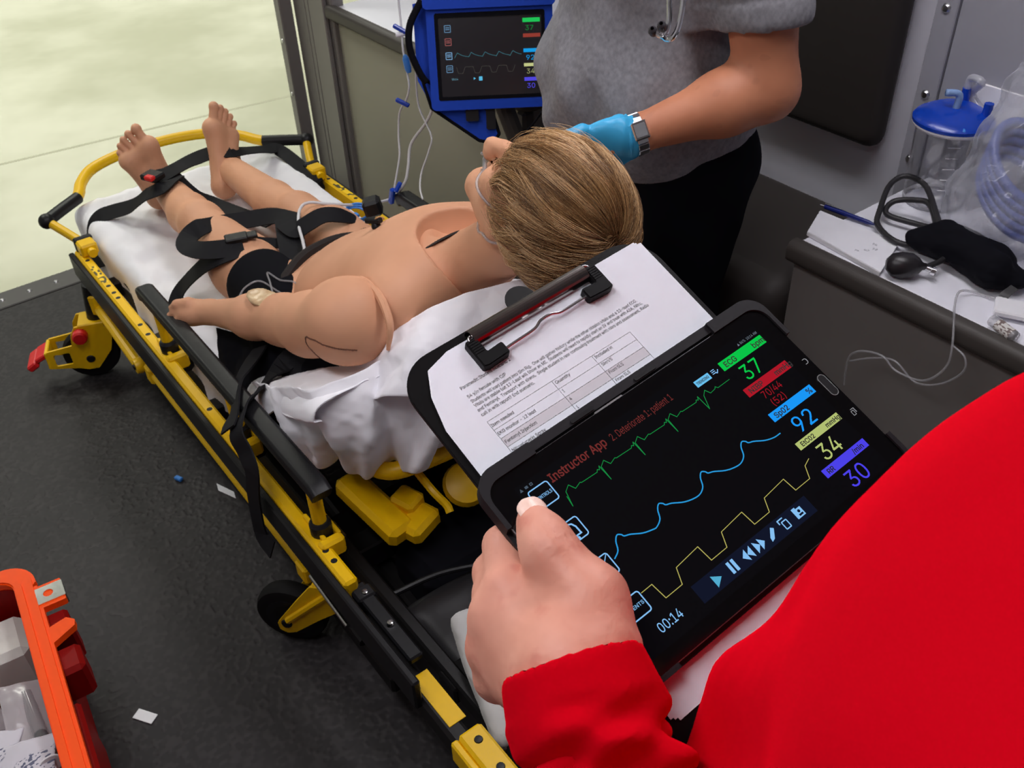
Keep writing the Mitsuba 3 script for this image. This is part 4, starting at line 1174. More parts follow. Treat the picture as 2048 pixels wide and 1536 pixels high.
# ---------------------------------------------------------------- vital signs monitor in its blue bag
MB = 'monitor_bag'
mo = np.array((1.2578, 1.7628, 0.888))
mn = nrm(CAM - mo); mx_ = nrm(np.cross([0, 0, 1.], mn)); my = np.cross(mn, mx_)
MM = np.eye(4); MM[:3, 0], MM[:3, 1], MM[:3, 2], MM[:3, 3] = mx_, my, mn, mo
mp_ = lambda x, y, z=0.0: mo + mx_ * x + my * y + mn * z
blue_fab = mat('m_blue_fabric', s2l(11, 59, 170), .7, .3)
fr_ = rrect(-.142, -.118, .142, .142, .012).difference(rrect(-.121, -.092, .121, .088, .004))
obj(MB + '__front', extr(fr_, .012, MM, -.012), blue_fab)
obj(MB + '__body', extr(rrect(-.142, -.118, .142, .142, .012), .075, MM, -.088), blue_fab)
obj(MB + '__top_flap', cat(extr(rrect(-.148, .100, .148, .150, .01), .014, MM, -.004)), blue_fab)
obj(MB + '__side_pocket', extr([(-.142, -.11), (-.142, .12), (-.172, .115), (-.172, -.05)], .05, MM, -.075), blue_fab)
obj(MB + '__strap', tube(spl([mp_(-.150, .12, .0), mp_(-.178, .07, .01), mp_(-.182, .02, .012), mp_(-.165, -.03, .008), mp_(-.150, -.055, .004)], 6), .008, 8), black_cloth, True)
obj(MB + '__window', extr(rrect(-.122, -.093, .122, .089, .004), .0006, MM, -.002), mat('m_window', s2l(40, 38, 42), .18, .6))
obj(MB + '__window_edge', extr(rrect(-.124, -.096, .124, .092, .005).difference(rrect(-.116, -.088, .116, .082, .004)), .002, MM, -.0008), black_cloth)
fl = [np.array(v) for v in ((-.150, -.045), (-.150, -.062), (-.135, -.10), (-.03, -.185), (.0, -.19), (.01, -.175), (.0, -.135), (-.02, -.115), (.06, -.11), (-.10, -.10))]
fp = Polygon([(-.155, -.055), (-.14, -.11), (-.035, -.186), (-.006, -.192), (.006, -.176), (-.004, -.14), (-.03, -.112)]).buffer(.004)
obj(MB + '__lower_flap', extr(fp, .006, MM, -.030), blue_fab)
obj(MB + '__flap_piping', tube(np.array([mp_(*q, -.026) for q in np.array(fp.exterior.coords)[::2]]), .0045, 6), black_cloth)
obj(MB + '__buckle', cat(extr(rrect(-.065, -.145, -.035, -.112, .004), .012, MM, -.024), extr(rrect(-.018, -.165, .004, -.105, .004), .008, MM, -.024)), black_plastic)
tag(MB, 'bright blue fabric bag with a clear window holding the vital signs monitor', 'bag')
obj('monitor_stand', cat(tube([mp_(.02, -.10, -.06), (1.33, 1.745, .62), (1.33, 1.745, .02)], .022, 12), lathe([(0, 0), (.11, 0), (.11, .012), (.03, .03), (0, .03)], (1.33, 1.745, .001), n=32)), trim_m, label='grey pole stand holding up the blue monitor bag', cat_='stand')


def emit_obj(key, mesh, rgb_, gain=1.0, **k):
    key = obj(key, mesh, {'type': 'diffuse', 'reflectance': rgb(.004, .004, .004)}, False, **k)
    scene[key]['emitter'] = {'type': 'area', 'radiance': rgb(*[v * gain for v in rgb_]), 'sampling_weight': .004}
    return key


def label_text(txt, h, x, y, M, w=None, depth=.0003, z=0.0, bold=False, centre=False, vh=None):
    m = meshkit.text_mesh(txt, h, depth, bold)
    x0, x1 = m.bounds[:, 0]
    sc = 1.0 if w is None else w / (x1 - x0)
    m.apply_translation([-x0, 0, 0])
    m.apply_scale([sc, 1, 1])
    if centre:
        m.apply_translation([-(x1 - x0) * sc / 2, 0, 0])
    m.apply_translation([x, y, z])
    m.apply_transform(M)
    return m


def wave(pts, w, M, z):
    p = np.array([(x, y, 0) for x, y in pts], float)
    ls = LineString(p[:, :2]).buffer(w / 2, join_style=1, cap_style=2, quad_segs=2)
    return extr(ls, .0003, M, z)


MN = 'patient_monitor'
obj(MN + '__case', extr(rrect(-.120, -.090, .120, .080, .006), .008, MM, -.0105), black_plastic)
GR_, RD_, BL_, YE_, VI_, IC_ = s2l(32, 200, 90), s2l(150, 60, 50), s2l(20, 160, 235), s2l(200, 205, 140), s2l(84, 74, 225), s2l(120, 165, 205)
zz = -.0012
for (y0, y1, c_, nm) in ((.066, .075, GR_, 'heart_rate_bar'), (.034, .042, RD_, 'pressure_bar'), (.002, .010, BL_, 'oxygen_bar'), (-.0285, -.0215, YE_, 'carbon_dioxide_bar'), (-.060, -.052, VI_, 'breathing_bar')):
    emit_obj(MN + '__' + nm, extr(sbox(.074, y0, .113, y1), .0003, MM, zz), c_, .9)
for (tx, y, c_, nm, g_) in (('37', .049, GR_, 'heart_rate_value', .35), ('92', -.0145, BL_, 'oxygen_value', .8), ('34', -.044, YE_, 'carbon_dioxide_value', .5), ('30', -.0755, VI_, 'breathing_value', .9)):
    emit_obj(MN + '__' + nm, label_text(tx, .0105, .080, y, MM, .018, z=zz), c_, g_)
for k, (y, c_) in enumerate(((.058, IC_), (.030, s2l(190, 110, 110)), (.0, IC_), (-.028, IC_))):
    fr1 = rrect(-.103, y - .0075, -.088, y + .0085, .0015)
    emit_obj(MN + '__button', extr(fr1.difference(fr1.buffer(-.0016)).union(sbox(-.100, y - .002, -.091, y)).union(sbox(-.100, y + .002, -.091, y + .004)), .0003, MM, zz), c_, .55 if k != 2 else .9)
emit_obj(MN + '__oxygen_trace', wave([(-.083 + .0012 * i, -.004 + .011 * (min(((i * .0012 / .0315) % 1) / .22, 1) * math.exp(-max(((i * .0012 / .0315) % 1) - .22, 0) * 2.4))) for i in range(128)], .0009, MM, zz), s2l(80, 150, 165), .6)
sq = []
for k in range(4):
    x0 = -.080 + .038 * k
    sq += [(x0, -.024), (x0 + .004, -.038), (x0 + .014, -.038), (x0 + .020, -.024)]
emit_obj(MN + '__carbon_dioxide_trace', wave(sq, .0006, MM, zz), s2l(110, 108, 100), .5)
emit_obj(MN + '__timer', label_text('00:14', .004, -.092, -.052, MM, .014, z=zz), s2l(120, 180, 200), .8)
emit_obj(MN + '__play_controls', cat(extr([(-.042, -.053), (-.042, -.047), (-.037, -.05)], .0003, MM, zz), extr(rrect(-.030, -.055, -.022, -.046, .001), .0003, MM, zz)), s2l(90, 190, 230), .9)
labels[MN + '__play_controls'] = {'kind': 'stuff'}
tag(MN, 'small screen showing 37, 92, 34 and 30 inside the blue bag window', 'monitor')

# ---------------------------------------------------------------- clipboard, papers and tablet, in the board's own frame
BO = np.array([.25496007, .2062068, 1.14018966])
BX, BY, BN = np.array([.99299431, -.00195419, .11814604]), np.array([-.04408134, .9215547, .38573796]), np.array([-.10963184, -.38824363, .91501243])
BM = np.eye(4); BM[:3, 0], BM[:3, 1], BM[:3, 2], BM[:3, 3] = BX, BY, BN, BO
bl = lambda x, y, z=0.0: BO + BX * x + BY * y + BN * z
CB = 'clipboard'
outline = rrect(-.0045, -.038, .2255, .2865, .030, 10)
sl = cat(extr(outline.buffer(-.0008), .0036, BM, -.0042), extr(outline, .0022, BM, -.0035))
obj(CB + '__board', sl, mat('m_clipboard', s2l(13, 12, 13), .40, .12), 30)
half = [( -.0075 * math.cos(t), .0085 * math.sin(t) + .001) for t in np.linspace(-.25, math.pi * .92, 14)]
prof = LineString(half).buffer(.0005, cap_style=2)
Mb = np.eye(4); Mb[:3, 0], Mb[:3, 1], Mb[:3, 2], Mb[:3, 3] = -BY, BN, -BX, bl(.1625, .2765, .0)
obj(CB + '__clip_bar', extr(prof, .1055, Mb), mat('m_dark_chrome', (.30, .27, .26), .16, .5, 1.0), 40)
wire = [(.057, .280, .006), (.0535, .272, .006), (.0535, .262, .0045)]
obj(CB + '__wire_bail', tube(spl([bl(*q) for q in ((.060, .2785, .006), (.0545, .2755, .0065), (.0545, .268, .005), (.0545, .258, .004), (.060, .2555, .004), (.078, .2570, .004), (.100, .2580, .0045), (.108, .2610, .005), (.118, .2612, .005), (.126, .2588, .0045), (.146, .2592, .004), (.163, .2590, .004), (.1675, .262, .004), (.1675, .272, .005), (.1665, .279, .0065), (.161, .2810, .006))], 5), .0013, 10), chrome, True)
for s_, x in ((1, .0545), (-1, .1675)):
    y = .2515 if s_ > 0 else .2545
    Lp = Polygon([(x - s_ * .0045, y), (x - s_ * .0045, y + .0235), (x + s_ * .0052, y + .0235), (x + s_ * .0052, y + .0095), (x + s_ * .0185, y + .0105), (x + s_ * .0185, y), (x, y - .001)])
    Lp = Lp.buffer(-.0018).buffer(.0018).buffer(.0012).buffer(-.0012)
    k = obj(CB + '__rubber_corner', cat(extr(Lp, .0060, BM, .0012), extr(Lp.buffer(-.0011), .0012, BM, .0070)), mat('m_soft_black', s2l(12, 12, 14), .5, .15) if s_ > 0 else 'm_soft_black')
    for i in range(6):
        obj(k + '__rib', extr(sbox(*sorted((x - s_ * .0038, x + s_ * .0045)), 0, 0) if 0 else sbox(min(x - s_ * .0036, x + s_ * .0043), y + .011 + .002 * i, max(x - s_ * .0036, x + s_ * .0043), y + .0118 + .002 * i), .0006, BM, .0081), 'm_soft_black')
obj(CB + '__hang_tab', extr(Point(.110, .2855).buffer(.012).intersection(sbox(0, .28, .3, .4)), .0012, BM, -.001), black_metal)
tag(CB, 'black clipboard with a chrome clip held above the stretcher', 'clipboard')
# papers
paper_m = mat('m_sheet_paper', s2l(227, 230, 238), .8, .1)
def paper(key, dx, dy, rot, z, label, corner=True):
    pts = [(.038, .279), (.018, .2735), (.008, .255), (.0015, .229), (0, 0), (.2155, 0), (.2155, .279)]
    if not corner:
        pts = [(.030, .279), (.0005, .23), (0, 0), (.2155, 0), (.2155, .279)]
    pg = shapely.affinity.rotate(Polygon(pts), rot, origin=(.1, .14))
    pg = shapely.affinity.translate(pg, dx, dy)
    return obj(key, extr(pg, .0002, BM, z), paper_m, False, label, 'sheet of paper')


paper('paper_sheet', .0002, .0002, 0, .0008, 'printed scenario sheet on top of the papers under the clip of the clipboard')
for i, (dx, dy, ro, nm) in enumerate(((.0022, -.0012, .15, 'blank white sheet directly beneath the printed scenario sheet on the clipboard'), (.0042, -.0030, .3, 'white sheet sticking out lower in the middle of the stack on the clipboard'), (.0052, -.0022, -.1, 'lowest white sheet lying flat on the black clipboard'))):
    paper('paper_sheet_%03d' % (i + 1), dx, dy, ro, .0005 - .0003 * i, nm, False)
PS = 'paper_sheet'
ink_m = mat('m_print', s2l(48, 46, 50), .8)
zt = .00101
def line(txt, x, y, w, h=.0025, bold=True):
    return label_text(txt, h, x, y, BM, w, .00004, zt, bold)


txt = cat(
    line('Paramedic Student Scenario 2', .0287, .2484, .0430, .0025, True),
    line('54 y/o female with C/P', .0289, .2405, .0330, .0025, True),
    line('Students will load patient into Sim Rig.  One will gather history while the other obtains vitals and a 12-lead ECG.', .0287, .2362, .1530),
    line('Vitals are stable but 12-Lead will Show an MI.  Students will need to rapidly start an IV and treat with ASA, Nitro,', .0286, .2324, .1550),
    line('and Fentanyl.  Transport with sirens.  Single student in rear continuing treatment with nitro and assessment. Radio', .0284, .2283, .1583),
    line('call in with report? End scenario.', .0284, .2241, .0460),
    line('Item needed', .0291, .2137, .0190), line('EKG monitor - 12 lead', .0292, .2063, .0322), line('Fentanyl Injection', .0296, .1988, .0268), line('Nitroglycerin Spray', .0298, .1911, .0284),
    line('Quantity', .0867, .2152, .0130), line('1', .0868, .2072, .0012), line('4', .0868, .1996, .0016), line('1', .0869, .1919, .0012),
    line('Included in', .1235, .2155, .0162), line('SimVS', .1236, .2080, .0098), line('From SLS', .1240, .2003, .0132), line('From SLS', .1239, .1927, .0132), line('From SLS', .1239, .1848, .0132))
k = obj(PS + '__printed_text', txt, ink_m, False)
labels[k] = {'kind': 'stuff'}
rules = []
yt = [.2190, .2113, .2037, .1962, .1888, .1812]
for y in yt:
    rules.append(extr(sbox(.0286, y - .00016, .1592, y + .00016), .00004, BM, zt))
for x in (.0286, .0852, .1222, .1592):
    rules.append(extr(sbox(x - .00016, .165, x + .00016, yt[0]), .00004, BM, zt))
obj(PS + '__table_lines', cat(*rules), ink_m, False)
labels[PS + '__table_lines'] = {'kind': 'stuff'}
for a_, b_ in ((.2037, .1962), (.1888, .1812)):
    obj(PS + '__shaded_row', extr(sbox(.0286, b_, .1592, a_), .00002, BM, .00100), mat('m_shade', s2l(206, 203, 209), .8) if a_ > .2 else 'm_shade', False)

# tablet
TB = 'tablet'
tr = math.cos(.007), math.sin(.007)
TX, TY = BX * tr[0] + BY * tr[1], BY * tr[0] - BX * tr[1]
TM = np.eye(4); TM[:3, 0], TM[:3, 1], TM[:3, 2], TM[:3, 3] = TX, TY, BN, bl(-.0108, .0186, .014)
TW, TH = .2621, .1618
case_m = mat('m_case', s2l(27, 26, 30), .55, .25)
co = rrect(0, 0, TW, TH + .0065, .016, 8)
ci = rrect(.0035, .0035, TW - .0035, TH - .003, .013, 8)
obj(TB + '__case_back', extr(co, .0055, TM, -.0118), case_m, 30)
for nm_, pol in (('case_corner', co.difference(ci).intersection(sbox(-.01, TH - .034, .048, TH + .02))), ('case_corner', co.difference(ci).intersection(sbox(TW - .048, TH - .034, TW + .01, TH + .02))),
                 ('case_corner', co.difference(ci).intersection(sbox(-.01, -.01, .032, .03))), ('case_corner', co.difference(ci).intersection(sbox(TW - .032, -.01, TW + .01, .03)))):
    obj(TB + '__' + nm_, extr(pol, .0082, TM, -.0064), case_m, 30)
obj(TB + '__case_spine', extr(rrect(.046, TH - .0005, TW - .046, TH + .0065, .002), .0055, TM, -.0064), case_m, 30)
for x0 in (.082, .140):
    obj(TB + '__case_spine__notch', extr(rrect(x0, TH + .0002, x0 + .020, TH + .003, .001), .0012, TM, -.001), black_plastic)
for x0, x1 in ((.10, .125), (.225, .243)):
    obj(TB + '__side_button', extr(rrect(x0, TH - .0030, x1, TH - .0016, .0006), .0012, TM, -.0020), steel)
glass_m = mat('m_glass_black', s2l(7, 7, 9), .08, .3)
obj(TB + '__frame', extr(rrect(.0030, .0030, TW - .0030, TH - .0025, .0125, 8), .0052, TM, -.0063), mat('m_tab_frame', (.30, .30, .31), .25, .5, 1.0), 30)
obj(TB + '__glass', extr(rrect(.0036, .0036, TW - .0036, TH - .0031, .012, 8), .0011, TM, -.0011), glass_m, 30)
hb = rrect(.2500, .0715, .2570, .0905, .0035)
obj(TB + '__home_button', extr(hb, .0005, TM, -.0001), black_plastic)
obj(TB + '__home_button__ring', extr(hb.difference(hb.buffer(-.0006)), .0007, TM, -.0001), steel)
z1 = .00006
te = lambda key, m, c_, g_=1.0: emit_obj(TB + '__' + key, m, c_, g_)
SCR = s2l(10, 11, 18)
CG, CR, CBl, CY, CV, CI = s2l(0, 196, 70), s2l(172, 18, 36), s2l(20, 150, 245), s2l(176, 190, 112), s2l(74, 64, 232), s2l(132, 190, 240)
te('display', extr(sbox(.0205, .0135, .2435, .1475), .00003, TM, z1 - .00003), SCR, .35)
dark = mat('m_print_dark', s2l(10, 12, 14), .6)
tt = lambda s_, h, x, y, w=None, bold=False, z=z1: label_text(s_, h, x, y, TM, w, .00004, z, bold)
for nm, x0, x1, y0, y1, c_, l_, r_ in (('heart_rate_bar', .1985, .2420, .1318, .1393, CG, 'ECG', 'bpm'), ('pressure_bar', .1985, .2420, .1063, .1135, CR, 'NIBP', 'mmHg'), ('oxygen_bar', .1995, .2425, .0822, .0893, CBl, 'SpO2', '%'),
                                       ('carbon_dioxide_bar', .1990, .2420, .0565, .0625, CY, 'EtCO2', 'mmHg'), ('breathing_bar', .1992, .2425, .0312, .0378, CV, 'RR', '/min')):
    k = te(nm, extr(sbox(x0, y0, x1, y1), .00003, TM, z1), c_)
    hh = (y1 - y0) * .56
    obj(k + '__caption', cat(tt(l_.replace('O2', '02'), hh, x0 + .0035, y0 + (y1 - y0) * .2, None, True, z1 + .00004), tt(r_, hh, x1 - .0025 - .0042 * max(len(r_), 1) * .62 - .0012, y0 + (y1 - y0) * .2, None, True, z1 + .00004)), dark, False)
    labels[k + '__caption'] = {'kind': 'stuff'}
te('heart_rate_value', tt('37', .0118, .2080, .1165, .0165), CG)
te('pressure_value', tt('70/44', .0056, .2075, .0992, .0180), CR, .75)
te('pressure_mean', tt('(52)', .0053, .2090, .0914, .0125), CR, .75)
te('oxygen_value', tt('92', .0118, .2090, .0658, .0180), CBl)
te('carbon_dioxide_value', tt('34', .0120, .2085, .0405, .0180), CY)
te('breathing_value', tt('30', .0118, .2095, .0155, .0180), CV)
te('trending_button', extr(sbox(.1732, .1330, .1872, .1382), .00003, TM, z1), s2l(104, 190, 236))
obj(TB + '__trending_button__caption', tt('TRENDING', .0021, .1745, .1345, .0113, True, z1 + .00004), dark, False)
labels[TB + '__trending_button__caption'] = {'kind': 'stuff'}
te('list_icon', cat(*[extr(sbox(.1895, .1345 + .0014 * k, .1930, .1351 + .0014 * k), .00003, TM, z1) for k in range(3)], wave([(.1922, .1348), (.1932, .1338), (.1952, .1360)], .0006, TM, z1)), CI)
labels[TB + '__list_icon'] = {'kind': 'stuff'}
te('status_line', cat(tt('86%', .0021, .2245, .1412, .0050), tt('10:14 AM', .0021, .2310, .1412, .0105), extr([(.2215, .1412), (.2235, .1412), (.2225, .1432)], .00003, TM, z1)), s2l(150, 165, 180), .5)
labels[TB + '__status_line'] = {'kind': 'stuff'}
te('wireless_icon', cat(extr([(.0225, .1428), (.0250, .1428), (.02375, .1452)], .00003, TM, z1), extr(sbox(.0268, .1430, .0292, .1448), .00003, TM, z1), extr(sbox(.0308, .1430, .0330, .1450).difference(sbox(.0314, .1436, .0324, .1444)), .00003, TM, z1)), s2l(110, 130, 150), .4)
labels[TB + '__wireless_icon'] = {'kind': 'stuff'}
te('title_line', cat(tt('Instructor App', .0062, .0440, .1366, .0480, True), tt('2. Deteriorate 1: patient 1', .0054, .0965, .1364, .0560)), s2l(120, 46, 44), .8)
labels[TB + '__title_line'] = {'kind': 'stuff'}
for yb_, cap in ((.1258, 'CONTROLS'), (.0962, ''), (.0662, ''), (.0362, 'EVENTS')):
    q = rrect(.0255, yb_, .0420, yb_ + .0150, .0022)
    k = te('screen_button', extr(q.difference(q.buffer(-.00085)), .00003, TM, z1), CI)
    if cap:
        emit_obj(k + '__caption', tt(cap, .0024, .0276, yb_ + .0062, .0128, True), CI, .8)
    elif yb_ > .09:
        emit_obj(k + '__bell', cat(wave([(.0290, .0998), (.0380, .0998)], .0010, TM, z1), wave([(.0300, .1000), (.0302, .1050), (.0318, .1078), (.0338, .1086), (.0358, .1078), (.0372, .1050), (.0374, .1000)], .0010, TM, z1), extr(Point(.0338, .0978).buffer(.0014), .00003, TM, z1)), CI)
        labels[k + '__bell'] = {'kind': 'stuff'}
    else:
        emit_obj(k + '__caption', cat(tt('12-Lead', .0020, .0266, .0752, .0100), tt('Media', .0020, .0322, .0682, .0075), wave([(.0262, .0672), (.0412, .0802)], .0006, TM, z1)), CI, .8)
    if labels.get(k + '__caption') is None and k + '__caption' in scene:
        labels[k + '__caption'] = {'kind': 'stuff'}
ec = [(.0455, .1240), (.0445, .1165), (.0471, .1268)]
for k in range(4):
    x0 = .0514 + .0304 * k
    ec += [(x0 - .0043, .1268), (x0, .1295), (x0 + .0024, .1249), (x0 + .0074, .1265), (x0 + .0083, .1258), (x0 + .0214, .1254), (x0 + .0226, .1268), (x0 + .0238, .1258), (x0 + .0252, .1282), (x0 + .0258, .1163)]
ec += [(.1722, .1262), (.1756, .1290), (.1777, .1249), (.1827, .1256), (.1838, .1268), (.1850, .1250), (.1967, .1252)]
te('heart_trace', wave(ec, .00042, TM, z1), s2l(20, 150, 70), .8)
ox = []
for k in range(5):
    x0 = .0434 + .0389 * k - (.0025 if k else 0)
    ox += [(x0, .0742), (x0 + .0052, .0770), (x0 + .0082, .0824), (x0 + .0115, .0852), (x0 + .0140, .0838), (x0 + .0150, .0820), (x0 + .0190, .0805), (x0 + .0260, .0765), (x0 + .0330, .0744)]
ox = [q for q in ox if q[0] < .1995]
te('oxygen_trace', wave(spl([(a_, b_, 0) for a_, b_ in ox], 4)[:, :2], .00080, TM, z1), s2l(38, 150, 215))
cd = [(.0425, .0480), (.0516, .0482)]
for k in range(4):
    x0 = .0531 + .0404 * k
    cd += [(x0, .0366 + .0006 * k), (x0 + .0142, .0368 + .0006 * k), (x0 + .0185, .0470), (x0 + .0392, .0489)]
cd = cd[:-1] + [(.1990, .0492)]
te('carbon_dioxide_trace', wave(cd, .00045, TM, z1), s2l(196, 188, 100), .85)
te('timer', tt('00:14', .0062, .0365, .0218, .0185), CI)
te('control_bar', extr(sbox(.0705, .0195, .1760, .0325), .00003, TM, z1 - .00002), s2l(16, 26, 52), .55)
ib = [extr([(.0850, .0215), (.0850, .0300), (.0915, .0258)], .00003, TM, z1 + .00003)]
te('play_icon', ib[0], s2l(80, 170, 205))
te('pause_icon', cat(extr(sbox(.0990, .0220, .1013, .0302), .00003, TM, z1 + .00003), extr(sbox(.1027, .0220, .1050, .0302), .00003, TM, z1 + .00003)), CI)
te('rewind_icon', cat(*[extr([(x, .0260), (x + .0043, .0218), (x + .0043, .0302)], .00003, TM, z1 + .00003) for x in (.1110, .1154)]), CI)
te('forward_icon', cat(*[extr([(x, .0218), (x, .0302), (x + .0043, .0260)], .00003, TM, z1 + .00003) for x in (.1226, .1270)]), CI)
te('pen_icon', cat(extr([(.1352, .0222), (.1380, .0230), (.1425, .0285), (.1405, .0302), (.1358, .0250)], .00003, TM, z1 + .00003)), CI)
q = rrect(.1490, .0222, .1540, .0285, .0008)
te('copy_icon', cat(extr(q.difference(q.buffer(-.0008)), .00003, TM, z1 + .00003), wave([(.1474, .0275), (.1474, .0303), (.1520, .0303)], .0008, TM, z1 + .00003)), CI)
te('folder_icon', extr(sbox(.1608, .0228, .1680, .0292).union(sbox(.1608, .0285, .1640, .0305)).difference(Point(.1652, .0270).buffer(.0011)).difference(sbox(.1634, .0238, .1670, .0252)), .00003, TM, z1 + .00003), CI)
for k_ in ('pause_icon', 'rewind_icon', 'forward_icon', 'copy_icon'):
    labels[TB + '__' + k_] = {'kind': 'stuff'}
te('back_key', wave([(.2528, .1060), (.2550, .1060), (.2558, .1050), (.2558, .1030), (.2550, .1020), (.2528, .1020)], .0005, TM, z1), s2l(170, 170, 175), .6)
q = rrect(.2512, .0528, .2540, .0568, .0004)
te('recent_key', cat(extr(q.difference(q.buffer(-.0005)), .00003, TM, z1), wave([(.2550, .0540), (.2550, .0578), (.2520, .0578)], .0005, TM, z1)), s2l(170, 170, 175), .6)
labels[TB + '__recent_key'] = {'kind': 'stuff'}
tag(TB, 'black tablet in a folio case showing vital signs traces with 37, 92, 34 and 30', 'tablet')

# ---------------------------------------------------------------- person in red holding the board
RP = 'person_001'
tag(RP, 'person in a long-sleeved red top holding the clipboard and tablet with the left hand', 'person')
hand_skin = mat('m_hand_skin', lambda p, n, uv: mix(mix(s2l(206, 138, 116), s2l(226, 164, 142), fbm(p.x * 45, p.y * 45, p.z * 45)), s2l(196, 112, 96), smoothstep(.55, .85, fbm(p.x * 80, p.y * 80, p.z * 80 + 4)) * .5), .48, .4,
                bump=(lambda p, n, uv: noise(p.x * 800, p.y * 800, p.z * 800), 4e-4), bscale=.0002)
red_m = mat('m_red_fabric', s2l(197, 0, 22), .95, .04)
WRC = np.array((0.2119, 0.2429, 1.1834))
TH0, TH1, TH2, TH3 = np.array((0.249, 0.326, 1.216)), np.array((0.2407, 0.2992, 1.2151)), np.array((0.2426, 0.2658, 1.2033)), np.array((0.2312, 0.2459, 1.1913))
h = SDF(WRC - [.16, .10, .12], WRC + [.12, .20, .12], .0023)
# thumb
h.chain([TH0, TH0 * .5 + TH1 * .5 + BN * .001, TH1, TH1 * .5 + TH2 * .5 - BN * .001, TH2, TH3], [.0108, .0128, .0152, .0150, .0205, .0250], .012)
# back of the hand
KN = [np.array((0.2195, 0.3138, 1.1816)), np.array((0.2049, 0.3093, 1.1714)), np.array((0.1975, 0.3043, 1.153)), np.array((0.196, 0.297, 1.1323))]
for i, kq in enumerate(KN):
    h.cone(WRC + BX * -.004 * i + BN * (-.004 * i), kq, .027 - .002 * i, (.0158, .0158, .0148, .0130)[i], .016)
h.cone(TH2 * .62 + KN[0] * .38 - BX * .001 - BY * .012, WRC, .018, .028, .014)
h.cone(WRC, np.array((0.2013, 0.2153, 1.1682)), .030, .032, .02)
# fingers: over the left edge and under the board
PIP = [np.array((0.2385, 0.346, 1.1833)), np.array((0.2292, 0.3464, 1.1638)), np.array((0.2232, 0.3371, 1.1417)), np.array((0.2175, 0.3196, 1.1248))]
DIP = [bl(.012, .142, -.0175), bl(.006, .118, -.024), bl(.002, .094, -.027), bl(-.004, .070, -.027)]
TIP = [bl(.034, .150, -.0140), bl(.030, .126, -.0150), bl(.024, .100, -.0150), bl(.015, .076, -.0145)]
for i in range(4):
    r = (.0118, .0115, .0108, .0094)[i]
    h.chain([KN[i], KN[i] * .5 + PIP[i] * .5, PIP[i], PIP[i] * .45 + DIP[i] * .55, DIP[i], TIP[i]], [r * 1.28, r * 1.12, r * 1.08, r * .98, r * .92, r * .82], .006)
for i, kq in enumerate(KN):
    h.ell(kq + (KN[i] - WRC) * .03 + BN * .004, (.0105, .0105, .0105), k=.012)
h.cone(TH0 * .55 + TH1 * .45 + BN * .0145, TH1 + BN * .0168, .0022, .0022, .004)
hm = h.mesh(2)


def creases(v):
    d1 = v - TH1
    f = 0
    ax = nrm(TH2 - TH0)
    s_ = d1 @ ax
    f = f - .00055 * (np.sin(s_ * 1700) > .4) * np.exp(-(s_ / .007) ** 2) * (((v - TH1) @ BN) > .004)
    return f + .0006 * (meshkit.fbm(v * 90, 3, 5) - .5) + .0012 * (meshkit.fbm(v * 34, 2, 8) - .5)


obj(RP + '__hand', disp(hm, creases), hand_skin, True)
# thumbnail
tn = nrm(TH0 - TH1)
tw = nrm(np.cross(tn, BN)); tnn = nrm(np.cross(tw, tn))
if tnn @ BN < 0:
    tnn = -tnn
NV = []
for a in np.linspace(-1, 1, 17):
    row = []
    for t in np.linspace(0, 1, 15):
        wd = .0100 * (1 - .18 * (1 - t)) * math.sqrt(max(0, 1 - max(0, (t - .62) / .42) ** 2.2))
        row.append(TH0 - tn * .0095 + tn * (.0205 * t - .0012 * (1 - a * a) * (1 - t)) + tw * a * wd + tnn * (.0113 * math.sqrt(max(0, 1 - (a * wd / .0127) ** 2)) + .0005 - .0016 * t * t))
    NV.append(row)
obj(RP + '__thumbnail', thick(grid_mesh(np.array(NV)), .0009), mat('m_nail', s2l(240, 206, 190), .28, .5, coat=.2), True)
# sleeve
EL2 = np.array([.085, .01, 1.10])
C0 = np.array((0.2125, 0.2454, 1.1856))
sdir = nrm(np.array((0.1957, 0.2006, 1.1635)) - C0)
sv_ = SDF((.00, -.20, .98), (.36, .36, 1.32), .0034)
S1 = np.array((0.1984, 0.2074, 1.1667))
sv_.chain([C0 - sdir * .004, C0 * .5 + S1 * .5, S1, S1 * .45 + EL2 * .55, EL2], [.0400, .0395, .0390, .050, .060], k=.02)
SH2 = np.array([.125, -.075, 1.42])
sv_.chain([EL2, np.array([.09, -.06, 1.25])], [.060, .064], k=.02)
cut0 = nrm(C0 * 1.0 - np.array((0.2072, 0.2308, 1.1777)))
sv_.rbox(C0 + cut0 * .055, (.07, .07, .05), .004, axes(np.cross(cut0, BN), np.cross(cut0, np.cross(cut0, BN))), k=.004, cut=True)
sv_.cone(C0 + cut0 * .02, C0 - cut0 * .045, .0375, .036, .003, cut=True)


def sfold(v):
    s_ = (v - C0) @ sdir
    l_ = (v - C0) @ nrm(np.cross(sdir, BN))
    amp = np.clip((s_ - .018) * 30, 0, 1)
    f = .0078 * np.sin(s_ * 150 + l_ * 62 + 2.2 * meshkit.noise(v * 24)) * amp * np.clip(1.2 - s_ * 4, .25, 1)
    f += .0035 * np.sin(s_ * 255 - l_ * 95 + 3 * meshkit.noise(v * 18, 3)) * amp
    return f + .0025 * (meshkit.fbm(v * 40, 3, 2) - .5)


obj(RP + '__sleeve', disp(sv_.mesh(2), sfold), red_m, True)
# torso, upper arms and head
def tors(z):
    t = (z - .9) / .6
    return np.array([.333 - .0126 * t, .100 - .147 * t, z]), .186 + .018 * t


